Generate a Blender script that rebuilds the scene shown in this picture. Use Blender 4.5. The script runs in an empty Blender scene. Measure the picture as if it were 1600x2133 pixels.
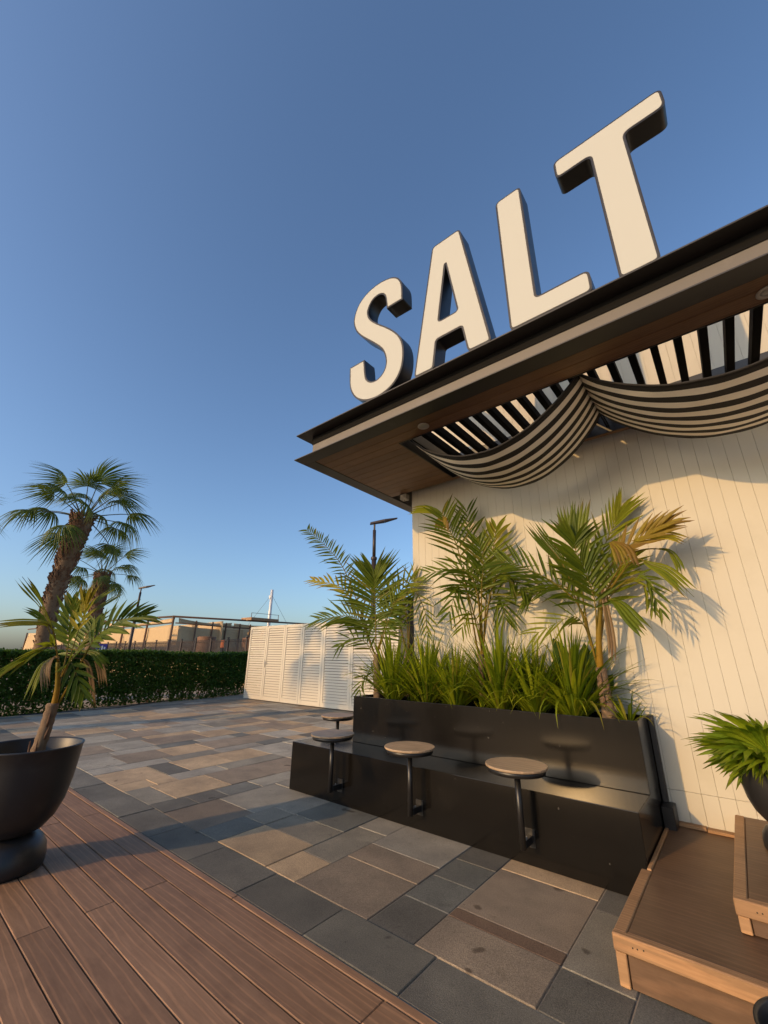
import bpy, bmesh, math, random
from mathutils import Vector, Matrix, Quaternion
rad = math.radians
random.seed(7)
sc = bpy.context.scene
COL = sc.collection

# ------------------------------------------------------------------ camera
cam = bpy.data.cameras.new('camera'); camo = bpy.data.objects.new('camera', cam); COL.objects.link(camo)
cam.sensor_fit = 'VERTICAL'; cam.sensor_height = 36.0; cam.lens = 36.0 * 849.0 / 2133.0
cam.clip_start = 0.05; cam.clip_end = 6000
PITCH, ROLL, YAW = rad(19.5), rad(-0.53), rad(39.43)
def _w(v):
    r, f, u = v
    return Vector((r * math.cos(YAW) - f * math.sin(YAW), r * math.sin(YAW) + f * math.cos(YAW), u))
_f = Vector((0, math.cos(PITCH), math.sin(PITCH))); _r = Vector((1, 0, 0)); _d = _f.cross(_r)
_r, _d = _r * math.cos(ROLL) + _d * math.sin(ROLL), _d * math.cos(ROLL) - _r * math.sin(ROLL)
Rt, Dn, Fw = _w(_r), _w(_d), _w(_f)
M = Matrix(((Rt.x, -Dn.x, -Fw.x, 0), (Rt.y, -Dn.y, -Fw.y, 0), (Rt.z, -Dn.z, -Fw.z, 1.5), (0, 0, 0, 1)))
camo.matrix_world = M
sc.camera = camo

# ------------------------------------------------------------------ sky, sun, exposure
LIGHT = Vector((0.31, 1.0, -0.335)).normalized()          # direction the sunlight travels
world = bpy.data.worlds.new('World'); sc.world = world; world.use_nodes = True
wn = world.node_tree; wn.nodes.clear()
sky = wn.nodes.new('ShaderNodeTexSky'); sky.sky_type = 'NISHITA'; sky.sun_disc = False
sky.sun_elevation = math.asin(-LIGHT.z); sky.sun_rotation = math.atan2(-LIGHT.x, -LIGHT.y)
sky.air_density = 1.0; sky.dust_density = 2.1; sky.ozone_density = 3.7; sky.altitude = 0
bg = wn.nodes.new('ShaderNodeBackground'); bg.inputs['Strength'].default_value = 0.14
wo = wn.nodes.new('ShaderNodeOutputWorld')
wn.links.new(sky.outputs[0], bg.inputs[0]); wn.links.new(bg.outputs[0], wo.inputs[0])
sl = bpy.data.lights.new('sun', 'SUN'); sl.energy = 2.0; sl.angle = rad(0.55); sl.color = (1.0, 0.605, 0.245)
so = bpy.data.objects.new('sun', sl); COL.objects.link(so)
so.rotation_mode = 'QUATERNION'; so.rotation_quaternion = LIGHT.to_track_quat('-Z', 'Y'); so.location = (-6, -20, 12)
sc.render.engine = 'CYCLES'
sc.view_settings.view_transform = 'Standard'; sc.view_settings.look = 'None'
sc.view_settings.exposure = 0.66; sc.view_settings.gamma = 1.0; sc.view_settings.use_curve_mapping = False

# ------------------------------------------------------------------ helpers
def tag(o, label=None, cat=None, group=None, kind=None):
    if label: o['label'] = label
    if cat: o['category'] = cat
    if group: o['group'] = group
    if kind: o['kind'] = kind
    return o
def empty(name, loc=(0, 0, 0), rz=0.0):
    o = bpy.data.objects.new(name, None); COL.objects.link(o); o.location = loc; o.rotation_euler = (0, 0, rz)
    o.empty_display_size = 0.1
    return o
def link(name, me, parent=None, mat=None, loc=None):
    o = bpy.data.objects.new(name, me); COL.objects.link(o)
    if mat is not None and not me.materials: me.materials.append(mat)
    if parent is not None:
        o.parent = parent
        # parts are modelled in world coordinates unless loc is given
        if loc is None: o.matrix_parent_inverse = parent_inv(parent)
    if loc is not None: o.location = loc
    return o
def parent_inv(p):
    m = Matrix.Translation(p.location) @ p.rotation_euler.to_matrix().to_4x4()
    if p.parent is not None: m = (parent_inv(p.parent).inverted()) @ p.matrix_parent_inverse @ m
    return m.inverted()
def mesh(name, V, F, smooth=False):
    me = bpy.data.meshes.new(name); me.from_pydata([tuple(v) for v in V], [], F)
    if smooth: me.polygons.foreach_set('use_smooth', [True] * len(me.polygons))
    me.update(); return me
class MB:
    def __init__(s): s.V = []; s.F = []; s.C = []
    def box(s, x0, x1, y0, y1, z0, z1):
        b = len(s.V)
        s.V += [(x0,y0,z0),(x1,y0,z0),(x1,y1,z0),(x0,y1,z0),(x0,y0,z1),(x1,y0,z1),(x1,y1,z1),(x0,y1,z1)]
        s.F += [(b,b+3,b+2,b+1),(b+4,b+5,b+6,b+7),(b,b+1,b+5,b+4),(b+1,b+2,b+6,b+5),(b+2,b+3,b+7,b+6),(b+3,b,b+4,b+7)]
        return s
    def hexa(s, lo, hi):
        b = len(s.V); s.V += list(lo) + list(hi)
        s.F += [(b,b+3,b+2,b+1),(b+4,b+5,b+6,b+7),(b,b+1,b+5,b+4),(b+1,b+2,b+6,b+5),(b+2,b+3,b+7,b+6),(b+3,b,b+4,b+7)]
        return s
    def tube(s, pts, radii, n=8, caps=True):
        pts = [Vector(p) for p in pts]
        if not hasattr(radii, '__len__'): radii = [radii] * len(pts)
        b0 = len(s.V); prev = None
        for i, p in enumerate(pts):
            t = (pts[min(i+1, len(pts)-1)] - pts[max(i-1, 0)]).normalized()
            if prev is None:
                a = Vector((0,0,1)) if abs(t.z) < .9 else Vector((1,0,0))
                u = t.cross(a).normalized()
            else:
                u = (prev - t * prev.dot(t)).normalized()
            prev = u; v = t.cross(u)
            for k in range(n):
                a = 2*math.pi*k/n
                s.V.append(p + (u*math.cos(a) + v*math.sin(a)) * radii[i])
        for i in range(len(pts)-1):
            for k in range(n):
                a = b0+i*n+k; c = b0+i*n+(k+1) % n
                s.F.append((a, c, c+n, a+n))
        if caps:
            s.F.append(tuple(b0+k for k in reversed(range(n)))); e = b0+(len(pts)-1)*n
            s.F.append(tuple(e+k for k in range(n)))
        return s
    def lathe(s, prof, c=(0,0,0), n=40, cap0=True, cap1=True):
        b = len(s.V)
        for r, z in prof:
            for k in range(n):
                a = 2*math.pi*k/n; s.V.append((c[0]+r*math.cos(a), c[1]+r*math.sin(a), c[2]+z))
        for i in range(len(prof)-1):
            for k in range(n):
                a = b+i*n+k; d = b+i*n+(k+1) % n
                s.F.append((a, d, d+n, a+n))
        if cap0: s.F.append(tuple(b+k for k in reversed(range(n))))
        if cap1: s.F.append(tuple(b+(len(prof)-1)*n+k for k in range(n)))
        return s
    def build(s, name, mat, parent=None, smooth=False, bevel=0.0, loc=None, seg=1, colour=False):
        me = mesh(name, s.V, s.F, smooth)
        if colour:
            at = me.color_attributes.new('Col', 'FLOAT_COLOR', 'POINT')
            flat = []
            for c in s.C: flat += [c[0], c[1], c[2], 1.0]
            at.data.foreach_set('color', flat)
        if bevel > 0: bevel_mesh(me, bevel, seg)
        return link(name, me, parent, mat, loc)
def bevel_mesh(me, w, seg=1):
    bm = bmesh.new(); bm.from_mesh(me)
    es = [e for e in bm.edges if len(e.link_faces) == 2 and e.calc_face_angle(0) > 0.6]
    bmesh.ops.bevel(bm, geom=es, offset=w, offset_type='OFFSET', segments=seg, profile=0.5, affect='EDGES', clamp_overlap=True)
    bm.to_mesh(me); bm.free(); me.update()
_boxcache = {}
def piece(name, x0, x1, y0, y1, z0, z1, mat, parent, bevel=.003, colour=None):
    """a bevelled box sharing mesh data with pieces of the same size"""
    key = (round(x1-x0, 4), round(y1-y0, 4), round(z1-z0, 4), mat.name, bevel)
    me = _boxcache.get(key)
    if me is None:
        m = MB().box(-(x1-x0)/2, (x1-x0)/2, -(y1-y0)/2, (y1-y0)/2, 0, z1-z0)
        me = mesh(name, m.V, m.F)
        if bevel: bevel_mesh(me, bevel)
        me.materials.append(mat); _boxcache[key] = me
    o = bpy.data.objects.new(name, me); COL.objects.link(o)
    o.location = ((x0+x1)/2, (y0+y1)/2, z0)
    if parent is not None:
        o.parent = parent; o.matrix_parent_inverse = parent_inv(parent)
    if colour is not None: o.color = (*colour, 1)
    return o

# ------------------------------------------------------------------ materials
def newmat(name):
    m = bpy.data.materials.new(name); m.use_nodes = True
    nt = m.node_tree; b = nt.nodes['Principled BSDF']
    return m, nt, b
def N(nt, t, **kw):
    n = nt.nodes.new(t)
    for k, v in kw.items():
        if k in n.inputs: n.inputs[k].default_value = v
        else: setattr(n, k, v)
    return n
def coords(nt, kind='Object', scale=(1,1,1), rot=(0,0,0), perobj=True):
    tc = N(nt, 'ShaderNodeTexCoord'); mp = N(nt, 'ShaderNodeMapping')
    mp.inputs['Scale'].default_value = scale; mp.inputs['Rotation'].default_value = rot
    nt.links.new(tc.outputs[kind], mp.inputs['Vector'])
    if perobj:
        oi = N(nt, 'ShaderNodeObjectInfo'); ml = N(nt, 'ShaderNodeMath', operation='MULTIPLY'); ml.inputs[1].default_value = 37.0
        nt.links.new(oi.outputs['Random'], ml.inputs[0])
        cx = N(nt, 'ShaderNodeCombineXYZ')
        for i in range(3): nt.links.new(ml.outputs[0], cx.inputs[i])
        ad = N(nt, 'ShaderNodeVectorMath', operation='ADD')
        nt.links.new(mp.outputs[0], ad.inputs[0]); nt.links.new(cx.outputs[0], ad.inputs[1])
        return ad.outputs[0]
    return mp.outputs[0]
def mixc(nt, fac, a, b, blend='MIX'):
    m = nt.nodes.new('ShaderNodeMix'); m.data_type = 'RGBA'; m.blend_type = blend
    for s, v in ((m.inputs[0], fac), (m.inputs[6], a), (m.inputs[7], b)):
        if hasattr(v, 'is_output'): nt.links.new(v, s)
        elif isinstance(v, (int, float)): s.default_value = v
        else: s.default_value = (*v, 1)
    return m.outputs[2]
def ramp(nt, fac, p0, p1, c0=(0,0,0), c1=(1,1,1)):
    r = nt.nodes.new('ShaderNodeValToRGB'); r.color_ramp.elements[0].position = p0; r.color_ramp.elements[1].position = p1
    r.color_ramp.elements[0].color = (*c0, 1); r.color_ramp.elements[1].color = (*c1, 1)
    nt.links.new(fac, r.inputs[0]); return r.outputs[0]
def noise(nt, vec, scale, detail=4, rough=.6):
    n = N(nt, 'ShaderNodeTexNoise'); n.inputs['Scale'].default_value = scale; n.inputs['Detail'].default_value = detail
    n.inputs['Roughness'].default_value = rough
    nt.links.new(vec, n.inputs['Vector']); return n.outputs[0]
def bump(nt, b, h, strength, dist):
    n = N(nt, 'ShaderNodeBump'); n.inputs['Strength'].default_value = strength; n.inputs['Distance'].default_value = dist
    nt.links.new(h, n.inputs['Height']); nt.links.new(n.outputs[0], b.inputs['Normal'])
def scale_rough(nt, b, fac, lo, hi):
    mr = N(nt, 'ShaderNodeMapRange'); mr.inputs['To Min'].default_value = lo; mr.inputs['To Max'].default_value = hi
    nt.links.new(fac, mr.inputs[0]); nt.links.new(mr.outputs[0], b.inputs['Roughness'])
def simple(name, col, rough=.6, metal=0.0, nscale=8, var=.15, bmp=0.0, bdist=.002, spec=.5, dirt=None):
    m, nt, b = newmat(name); v = coords(nt)
    n = noise(nt, v, nscale, 6)
    c = mixc(nt, n, tuple(x*(1-var) for x in col), tuple(min(1, x*(1+var)) for x in col))
    if dirt:
        n2 = noise(nt, v, dirt[1], 5, .7); c = mixc(nt, ramp(nt, n2, .55, .75), c, dirt[0])
    nt.links.new(c, b.inputs['Base Color']); b.inputs['Metallic'].default_value = metal
    b.inputs['Specular IOR Level'].default_value = spec
    scale_rough(nt, b, n, max(0, rough-.08), min(1, rough+.08))
    if bmp: bump(nt, b, noise(nt, v, nscale*12, 3), bmp, bdist)
    return m
def paver_mat():
    m, nt, b = newmat('paver_concrete'); v = coords(nt)
    oi = N(nt, 'ShaderNodeObjectInfo')
    g = noise(nt, v, 150, 4, .8); big = noise(nt, v, 3.0, 5, .6); mid = noise(nt, v, 22, 4, .6)
    c = mixc(nt, ramp(nt, g, .30, .72), mixc(nt, 1.0, oi.outputs['Color'], (.5,.5,.5), 'MULTIPLY'), mixc(nt, 1.0, oi.outputs['Color'], (1.5,1.5,1.5), 'MULTIPLY'))
    c = mixc(nt, ramp(nt, big, .35, .7), c, mixc(nt, 1.0, c, (.74,.75,.77), 'MULTIPLY'))
    c = mixc(nt, ramp(nt, mid, .66, .74), c, mixc(nt, 1.0, c, (.62,.6,.58), 'MULTIPLY'))
    sp = noise(nt, v, 5.2, 2, .4); c = mixc(nt, ramp(nt, sp, .72, .76), c, mixc(nt, 1.0, c, (.45,.42,.4), 'MULTIPLY'))
    ge = N(nt, 'ShaderNodeNewGeometry'); wide = noise(nt, ge.outputs['Position'], 1.1, 6, .65); fine_ = noise(nt, ge.outputs['Position'], 7.0, 5, .7)
    c = mixc(nt, ramp(nt, wide, .38, .66), mixc(nt, 1.0, c, (.80,.79,.78), 'MULTIPLY'), mixc(nt, 1.0, c, (1.12,1.11,1.08), 'MULTIPLY'))
    c = mixc(nt, ramp(nt, fine_, .58, .72), c, mixc(nt, 1.0, c, (.80,.79,.78), 'MULTIPLY'))
    nt.links.new(c, b.inputs['Base Color']); b.inputs['Roughness'].default_value = .82
    b.inputs['Specular IOR Level'].default_value = .35
    bump(nt, b, g, .8, .005)
    return m
def wood_mat(name, c0, c1, grain=(1.2, 26, 26), rough=.6, bmp=.25, knots=True, spec=.4):
    m, nt, b = newmat(name); v = coords(nt, scale=grain)
    big = noise(nt, v, .5, 3, .5)
    w = N(nt, 'ShaderNodeTexWave'); w.wave_type = 'BANDS'; w.bands_direction = 'Y'
    w.inputs['Scale'].default_value = .55; w.inputs['Distortion'].default_value = 13.0; w.inputs['Detail'].default_value = 4; w.inputs['Detail Scale'].default_value = .6
    nt.links.new(v, w.inputs['Vector'])
    fine = noise(nt, v, 3.0, 5, .7)
    c = mixc(nt, big, c0, c1)
    c = mixc(nt, ramp(nt, w.outputs['Fac'] if 'Fac' in w.outputs else w.outputs[1], .0, .22, (1,1,1), (0,0,0)), c, mixc(nt, 1.0, c, (1.34,1.30,1.26), 'MULTIPLY'))
    c = mixc(nt, ramp(nt, fine, .40, .65), mixc(nt, 1.0, c, (.82,.80,.78), 'MULTIPLY'), c)
    oi = N(nt, 'ShaderNodeObjectInfo'); c = mixc(nt, oi.outputs['Random'], mixc(nt, 1.0, c, (.86,.85,.84), 'MULTIPLY'), mixc(nt, 1.0, c, (1.12,1.12,1.12), 'MULTIPLY'))
    dirt = noise(nt, coords(nt, scale=(1,1,1)), 3.5, 5, .65)
    c = mixc(nt, ramp(nt, dirt, .5, .8), c, mixc(nt, 1.0, c, (.72,.70,.68), 'MULTIPLY'))
    nt.links.new(c, b.inputs['Base Color']); b.inputs['Roughness'].default_value = rough; b.inputs['Specular IOR Level'].default_value = spec
    bump(nt, b, fine, bmp, .002)
    return m
def leaf_mat(name, trans=.35, rough=.42):
    m, nt, b = newmat(name)
    at = N(nt, 'ShaderNodeAttribute'); at.attribute_name = 'Col'
    v = coords(nt, perobj=False); n = noise(nt, v, 30, 3)
    c = mixc(nt, n, mixc(nt, 1.0, at.outputs['Color'], (.72,.75,.7), 'MULTIPLY'), mixc(nt, 1.0, at.outputs['Color'], (1.25,1.2,1.2), 'MULTIPLY'))
    nt.links.new(c, b.inputs['Base Color']); b.inputs['Roughness'].default_value = rough; b.inputs['Specular IOR Level'].default_value = .22
    tr = N(nt, 'ShaderNodeBsdfTranslucent'); nt.links.new(mixc(nt, 1.0, c, (1.3,1.35,.8), 'MULTIPLY'), tr.inputs[0])
    mx = N(nt, 'ShaderNodeMixShader'); mx.inputs[0].default_value = trans
    nt.links.new(b.outputs[0], mx.inputs[1]); nt.links.new(tr.outputs[0], mx.inputs[2])
    nt.links.new(mx.outputs[0], nt.nodes['Material Output'].inputs[0])
    return m
def brushed_mat():
    m, nt, b = newmat('dark_bronze_metal'); v = coords(nt, scale=(40, 40, .8))
    n = noise(nt, v, 2.2, 4, .6); v2 = coords(nt); d = noise(nt, v2, 2.5, 6, .7); sp = noise(nt, v2, 38, 2, .4)
    c = mixc(nt, n, (.004,.0035,.0032), (.007,.006,.005))
    c = mixc(nt, ramp(nt, d, .55, .8), c, (.012,.0105,.009))
    c = mixc(nt, ramp(nt, sp, .76, .80), c, (.09,.085,.075))
    nt.links.new(c, b.inputs['Base Color']); b.inputs['Metallic'].default_value = 0; b.inputs['Specular IOR Level'].default_value = .34
    scale_rough(nt, b, n, .13, .20)
    bump(nt, b, noise(nt, v2, 1.3, 2), .10, .003)
    return m
MAT = {}
MAT['paver'] = paver_mat()
MAT['joint'] = simple('joint_sand', (.30,.25,.185), .95, nscale=90, var=.35, bmp=.4)
MAT['sand'] = simple('beach_sand', (.36,.29,.21), .95, nscale=14, var=.25, bmp=.6, bdist=.01, dirt=((.20,.16,.12), 1.2))
MAT['deck'] = wood_mat('composite_decking', (.215,.119,.062), (.315,.182,.100), grain=(1.5,15,15), rough=.62)
MAT['deckdark'] = simple('deck_gap', (.02,.015,.012), .9)
MAT['white'] = simple('white_painted_board', (.50,.465,.385), .8, nscale=2.0, var=.03, bmp=.05, spec=.15, dirt=((.465,.43,.35), 1.4))
MAT['louvre'] = simple('white_powder_coat', (.54,.505,.43), .7, nscale=5, var=.03, spec=.2)
MAT['charcoal'] = simple('charcoal_metal', (.024,.022,.021), .5, .0, nscale=6, var=.2, dirt=((.045,.040,.036), 3.0))
MAT['web'] = simple('weathered_fascia_metal', (.125,.110,.094), .6, .1, nscale=5, var=.12, dirt=((.15,.135,.12), 4.0))
MAT['black'] = simple('black_satin_metal', (.014,.013,.013), .38, .1, nscale=9, var=.25)
MAT['soffit'] = wood_mat('soffit_timber', (.145,.078,.036), (.19,.105,.052), rough=.5, bmp=.15)
MAT['bronze'] = brushed_mat()
MAT['rafter'] = simple('matt_black_rafter', (.007,.0065,.006), .8, nscale=6, var=.2, spec=.1)
MAT['ply'] = wood_mat('weathered_plywood', (.115,.066,.037), (.160,.094,.054), grain=(2.0, 14, 14), rough=.5, bmp=.2)
MAT['timber'] = wood_mat('pale_softwood', (.30,.170,.082), (.37,.22,.110), grain=(1.5, 22, 22), rough=.6)
MAT['table'] = wood_mat('table_laminate', (.33,.235,.145), (.40,.29,.185), grain=(1.4, 10, 10), rough=.5, bmp=.05)
MAT['face'] = simple('cream_acrylic_face', (.445,.45,.41), .7, nscale=1.5, var=.02, spec=.2)
MAT['letter'] = simple('letter_return_black', (.020,.019,.020), .38, .1, nscale=4, var=.2)
MAT['stripe_b'] = simple('awning_black', (.016,.014,.013), .85, nscale=120, var=.3, bmp=.2, bdist=.001)
MAT['stripe_c'] = simple('awning_cream', (.78,.73,.64), .85, nscale=120, var=.08, bmp=.2, bdist=.001)
MAT['pot'] = simple('black_plastic_pot', (.016,.0155,.016), .42, nscale=5, var=.3, bmp=.05, dirt=((.035,.032,.029), 3.0))
MAT['soil'] = simple('potting_soil', (.030,.020,.013), .95, nscale=40, var=.6, bmp=.8, bdist=.02)
MAT['leaf'] = leaf_mat('palm_leaf', .36, .5)
MAT['strap'] = leaf_mat('strap_leaf', .45, .42)
MAT['hedge'] = leaf_mat('hedge_leaf', .25, .5)
MAT['bark'] = simple('palm_bark', (.19,.125,.075), .9, nscale=18, var=.45, bmp=.8, bdist=.01, dirt=((.09,.055,.035), 6))
MAT['boot'] = simple('palm_boot_fibre', (.135,.072,.040), .9, nscale=30, var=.5, bmp=.6, bdist=.006)
MAT['canvas'] = simple('sand_canvas', (.50,.36,.20), .9, nscale=4, var=.12, bmp=.15, dirt=((.42,.29,.16), 1.5))
MAT['rustic'] = simple('rustic_timber', (.115,.060,.034), .8, nscale=12, var=.35, bmp=.4)
MAT['rattan'] = simple('woven_rattan', (.16,.075,.035), .75, nscale=70, var=.4, bmp=.5, bdist=.004)
MAT['fence'] = simple('brown_fence_metal', (.040,.026,.022), .6, .1, nscale=12, var=.25)
MAT['lamp'] = simple('bronze_lamp_post', (.045,.032,.028), .5, .3, nscale=9, var=.2)
MAT['steel'] = simple('pale_mast_metal', (.60,.60,.60), .4, .1, nscale=4, var=.05)
MAT['screw'] = simple('dull_screw', (.03,.027,.024), .5, .6)
MAT['chrome'] = simple('bright_steel', (.45,.44,.43), .3, .8)
MAT['lightgrey'] = simple('grey_plastic_fitting', (.42,.39,.34), .5)
MAT['orange'] = simple('orange_cloth', (.50,.13,.03), .8)
MAT['shore'] = leaf_mat('shore_trees', .1, .7)
MAT['signblue'] = simple('sign_blue', (.05,.04,.28), .5)
MAT['signwhite'] = simple('sign_white', (.75,.75,.75), .5)
def water_mat():
    m, nt, b = newmat('sea_water'); v = coords(nt, perobj=False)
    b.inputs['Base Color'].default_value = (.03,.06,.08,1); b.inputs['Roughness'].default_value = .12
    bump(nt, b, noise(nt, v, .6, 6), .6, .25); return m
MAT['sea'] = water_mat()
GREENS = [((.060,.095,.007),(.120,.155,.010)), ((.130,.165,.010),(.200,.210,.014)), ((.230,.225,.014),(.310,.245,.024)),
          ((.250,.190,.022),(.210,.130,.030)), ((.250,.170,.090),(.190,.115,.060))]
# ------------------------------------------------------------------ setting: ground, sea
g = MB(); g.V = [(-75,-300,-.06),(300,-300,-.06),(300,1500,-.06),(-75,1500,-.06)]; g.F = [(0,1,2,3)]
tag(g.build('ground', MAT['sand']), kind='structure')
g = MB(); g.V = [(-4000,-3000,-.5),(300,-3000,-.5),(300,3500,-.5),(-4000,3500,-.5)]; g.F = [(0,1,2,3)]
tag(g.build('sea', MAT['sea']), kind='structure')

# ------------------------------------------------------------------ paving
PAVE_TOP = 0.0
pv = MB().box(-14.45, 6.0, 2.03, 12.5, -.05, -.007)
paving = pv.build('paving', MAT['joint']); tag(paving, kind='structure')
SAND=(.52,.375,.225); BRN=(.265,.208,.148); MID=(.262,.234,.180); DRK=(.145,.135,.110); LGT=(.345,.313,.248); RED=(.190,.124,.080); BLU=(.162,.160,.136)
def paver(x0, x1, y0, y1, col):
    j = .0035; k = random.uniform(.9, 1.1)
    z = PAVE_TOP + random.uniform(-.0028, .0028)
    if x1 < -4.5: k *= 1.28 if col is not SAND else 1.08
    c = tuple(min(.80, v*k*random.uniform(.995, 1.005)) for v in col)
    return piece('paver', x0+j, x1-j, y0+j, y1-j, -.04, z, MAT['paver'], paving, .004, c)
# border course along the deck
x = -1.56 + .684*3
while x > -14.4:
    paver(max(x-.684, -14.45), x, 2.03, 2.372, [tuple(v*q for v in DRK) for q in (random.uniform(.9,1.25),)][0]); x -= .684
ROWS = {  # (kind, index): [(y_end, colour), ...] starting from y=2.372
 ('w',0):[(2.735,BRN),(2.85,RED),(3.51,BRN),(4.2,SAND)], ('n',0):[(2.725,DRK),(3.40,MID),(3.75,DRK),(4.2,MID)],
 ('n',1):[(2.75,DRK),(3.10,BLU),(3.43,BLU),(3.9,DRK)], ('w',1):[(2.90,BRN),(3.20,BRN),(3.9,LGT)],
 ('n',2):[(2.735,SAND),(3.40,MID),(3.9,LGT)], ('w',2):[(2.855,SAND),(3.21,MID),(3.9,BLU)],
 ('n',3):[(2.85,BLU),(3.20,MID),(3.9,LGT)], ('w',3):[(2.97,BRN),(3.72,LGT),(4.4,LGT)],
 ('n',4):[(2.75,DRK),(3.10,DRK),(3.55,BLU),(4.2,LGT)], ('w',4):[(2.66,MID),(3.33,SAND),(4.0,BRN),(4.7,BRN),(5.4,LGT)],
 ('n',5):[(2.75,SAND),(3.02,SAND),(3.7,LGT),(4.7,MID),(5.4,LGT)], ('w',5):[(3.03,SAND),(3.34,DRK),(4.01,SAND),(4.69,SAND),(5.4,LGT)],
 ('n',6):[(2.75,LGT),(3.4,LGT),(4.2,MID),(5.0,LGT)], ('w',6):[(2.92,LGT),(3.59,BRN),(4.26,SAND),(4.95,BRN),(5.6,BRN),(6.3,LGT)],
 ('n',7):[(3.0,MID),(3.7,LGT),(4.4,BLU),(5.1,LGT)], ('w',7):[(3.1,BRN),(3.75,LGT),(4.74,BRN),(5.42,SAND),(6.1,MID)],
 ('n',8):[(2.9,LGT),(3.9,MID),(4.9,SAND),(5.6,LGT)], ('w',8):[(2.95,MID),(3.65,LGT),(4.35,BRN),(5.4,LGT),(6.1,MID),(6.8,BRN)],
 ('n',9):[(3.05,LGT),(4.1,MID),(4.8,SAND),(5.9,LGT)], ('w',9):[(3.1,BRN),(3.8,SAND),(4.5,LGT),(5.2,BRN),(5.75,LGT),(6.4,SAND),(7.1,SAND)],
 ('w',10):[(3.0,SAND),(3.7,LGT),(4.9,MID),(6.3,SAND),(7.2,LGT),(7.9,SAND)], ('w',11):[(3.0,BRN),(4.6,LGT),(5.6,SAND),(6.6,LGT)],
}
PAL = [(SAND,.13),(BRN,.28),(MID,.2),(LGT,.22),(BLU,.12),(DRK,.05)]
def pick():
    r = random.random()*sum(w for _, w in PAL)
    for c, w in PAL:
        r -= w
        if r <= 0: return c
    return MID
for k in range(-3, 14):
    xn1 = -.69 - 1.0225*k; xn0 = xn1 - .342; xw0 = xn1 - 1.0225
    for kind, a, b in (('n', xn0, xn1), ('w', xw0, xn0)):
        if b < -14.4: continue
        a = max(a, -14.45)
        y = 2.372; ymax = 3.95 if a > -4.6 else (9.35 if b < -3 else 3.95)
        if k < 0: ymax = 4.7
        for ye, c in ROWS.get((kind, k), []):
            if y >= ymax: break
            ye = min(ye, ymax); paver(a, b, y, ye, c); y = ye
        while y < ymax - .05:
            ye = min(y + random.choice((.342, .684, .684, .684) if kind == 'w' else (.342, .684, .684, 1.02)), ymax)
            if ymax - ye < .15: ye = ymax
            paver(a, b, y, ye, pick()); y = ye

# ------------------------------------------------------------------ timber deck
dk = MB().box(-14.45, 4.0, -4.0, 2.024, -.06, -.030)
deck = dk.build('deck', MAT['deckdark']); tag(deck, kind='structure')
def plank(x0, x1, y0, y1, z=.002): piece('plank', x0+.0015, x1-.0015, y0, y1, -.028, z + random.uniform(-.0008, .0008), MAT['deck'], deck, .004)
for a, b in ((-14.4,-9.9),(-9.9,-6.55),(-6.55,-2.88),(-2.88,.8),(.8,4.0)): plank(a, b, 1.974, 2.022)
W = .1655; y = 1.966
for i in range(20):
    y1 = y - i*W; y0 = y1 - W + .006
    off = -3.42 if i % 2 == 1 else -5.25
    xs = [4.0] + [off + 3.66*j for j in (1, 0, -1, -2, -3) if -14.4 < off + 3.66*j < 3.9] + [-14.4]
    if y1 < 0 : xs = [x for x in xs if x > -6] + [-6.0]
    xs = sorted(set(xs), reverse=True)
    for xa, xb in zip(xs[1:], xs[:-1]): plank(xa, xb, y0, y1)

# ------------------------------------------------------------------ kiosk building with board cladding
YW = 4.72; XL = -3.336; BW = .1105; WTOP = 5.3
kiosk = empty('kiosk_building', (XL, YW, 0)); tag(kiosk, 'white board-clad kiosk building with low sun on its wall', 'building')
MB().box(XL+.004, 5.0, YW+.022, 9.2, 0, WTOP-.01).build('wall_core', MAT['white'], kiosk)
nb = int((4.2-XL)/BW)
for i in range(nb):
    x0 = XL + i*BW
    piece('wall_board', x0+.0005, x0+BW-.0005, YW, YW+.020, .452, WTOP, MAT['white'], kiosk, .0020)
    if x0 > -1.2: piece('lower_wall_board', x0+.0005, x0+BW-.0005, YW, YW+.020, .004, .450, MAT['white'], kiosk, .0028)
piece('wall_board_base', XL, -1.23, YW, YW+.020, .004, .450, MAT['white'], kiosk, .002)

# ------------------------------------------------------------------ canopy roof
RX0, RX1, RY0, RY1 = -3.83, 4.2, 2.86, 8.6; SZ = 3.82; INS = .155
OX0, OX1, OY0, OY1 = -2.53, 3.9, 3.335, 4.555
canopy = empty('canopy_roof', (RX0, RY0, SZ)); tag(canopy, 'dark metal canopy roof with timber soffit over the white wall', 'canopy')
def ring(name, x0, y0, x1, y1, w, z0, z1, mat):  # L-shaped flange along the front and the left edge
    m = MB(); m.box(x0, x1, y0, y0+w, z0, z1); m.box(x0, x0+w, y0+w, y1, z0, z1); return m.build(name, mat, canopy, bevel=.002)
ring('lower_flange', RX0, RY0, RX1, RY1, .185, SZ, SZ+.014, MAT['charcoal'])
ring('upper_flange', RX0, RY0, RX1, RY1, .30, 4.165, 4.18, MAT['charcoal'])
ring('web_shade_strip', RX0+INS-.008, RY0+INS-.008, RX1, RY1, .006, 4.055, 4.164, MAT['rafter'])  # black strip added to deepen the upper flange's shadow on the web
ring('fascia_web', RX0+INS, RY0+INS, RX1, RY1, .012, SZ+.016, 4.163, MAT['web'])
MB().box(RX0+.30, RX1, OY1+.05, YW-.002, 4.13, 4.176).build('roof_sheet', MAT['charcoal'], canopy)
MB().box(RX0+.30, OX0-.03, RY0+.30, OY1+.04, 4.13, 4.176).build('roof_sheet', MAT['charcoal'], canopy)
MB().box(OX0-.02, RX1, RY0+.302, OY0-.03, 4.13, 4.176).build('roof_sheet', MAT['charcoal'], canopy)
MB().box(RX0+.301, XL-.004, YW, RY1, 4.13, 4.176).build('roof_sheet', MAT['charcoal'], canopy)
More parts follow.
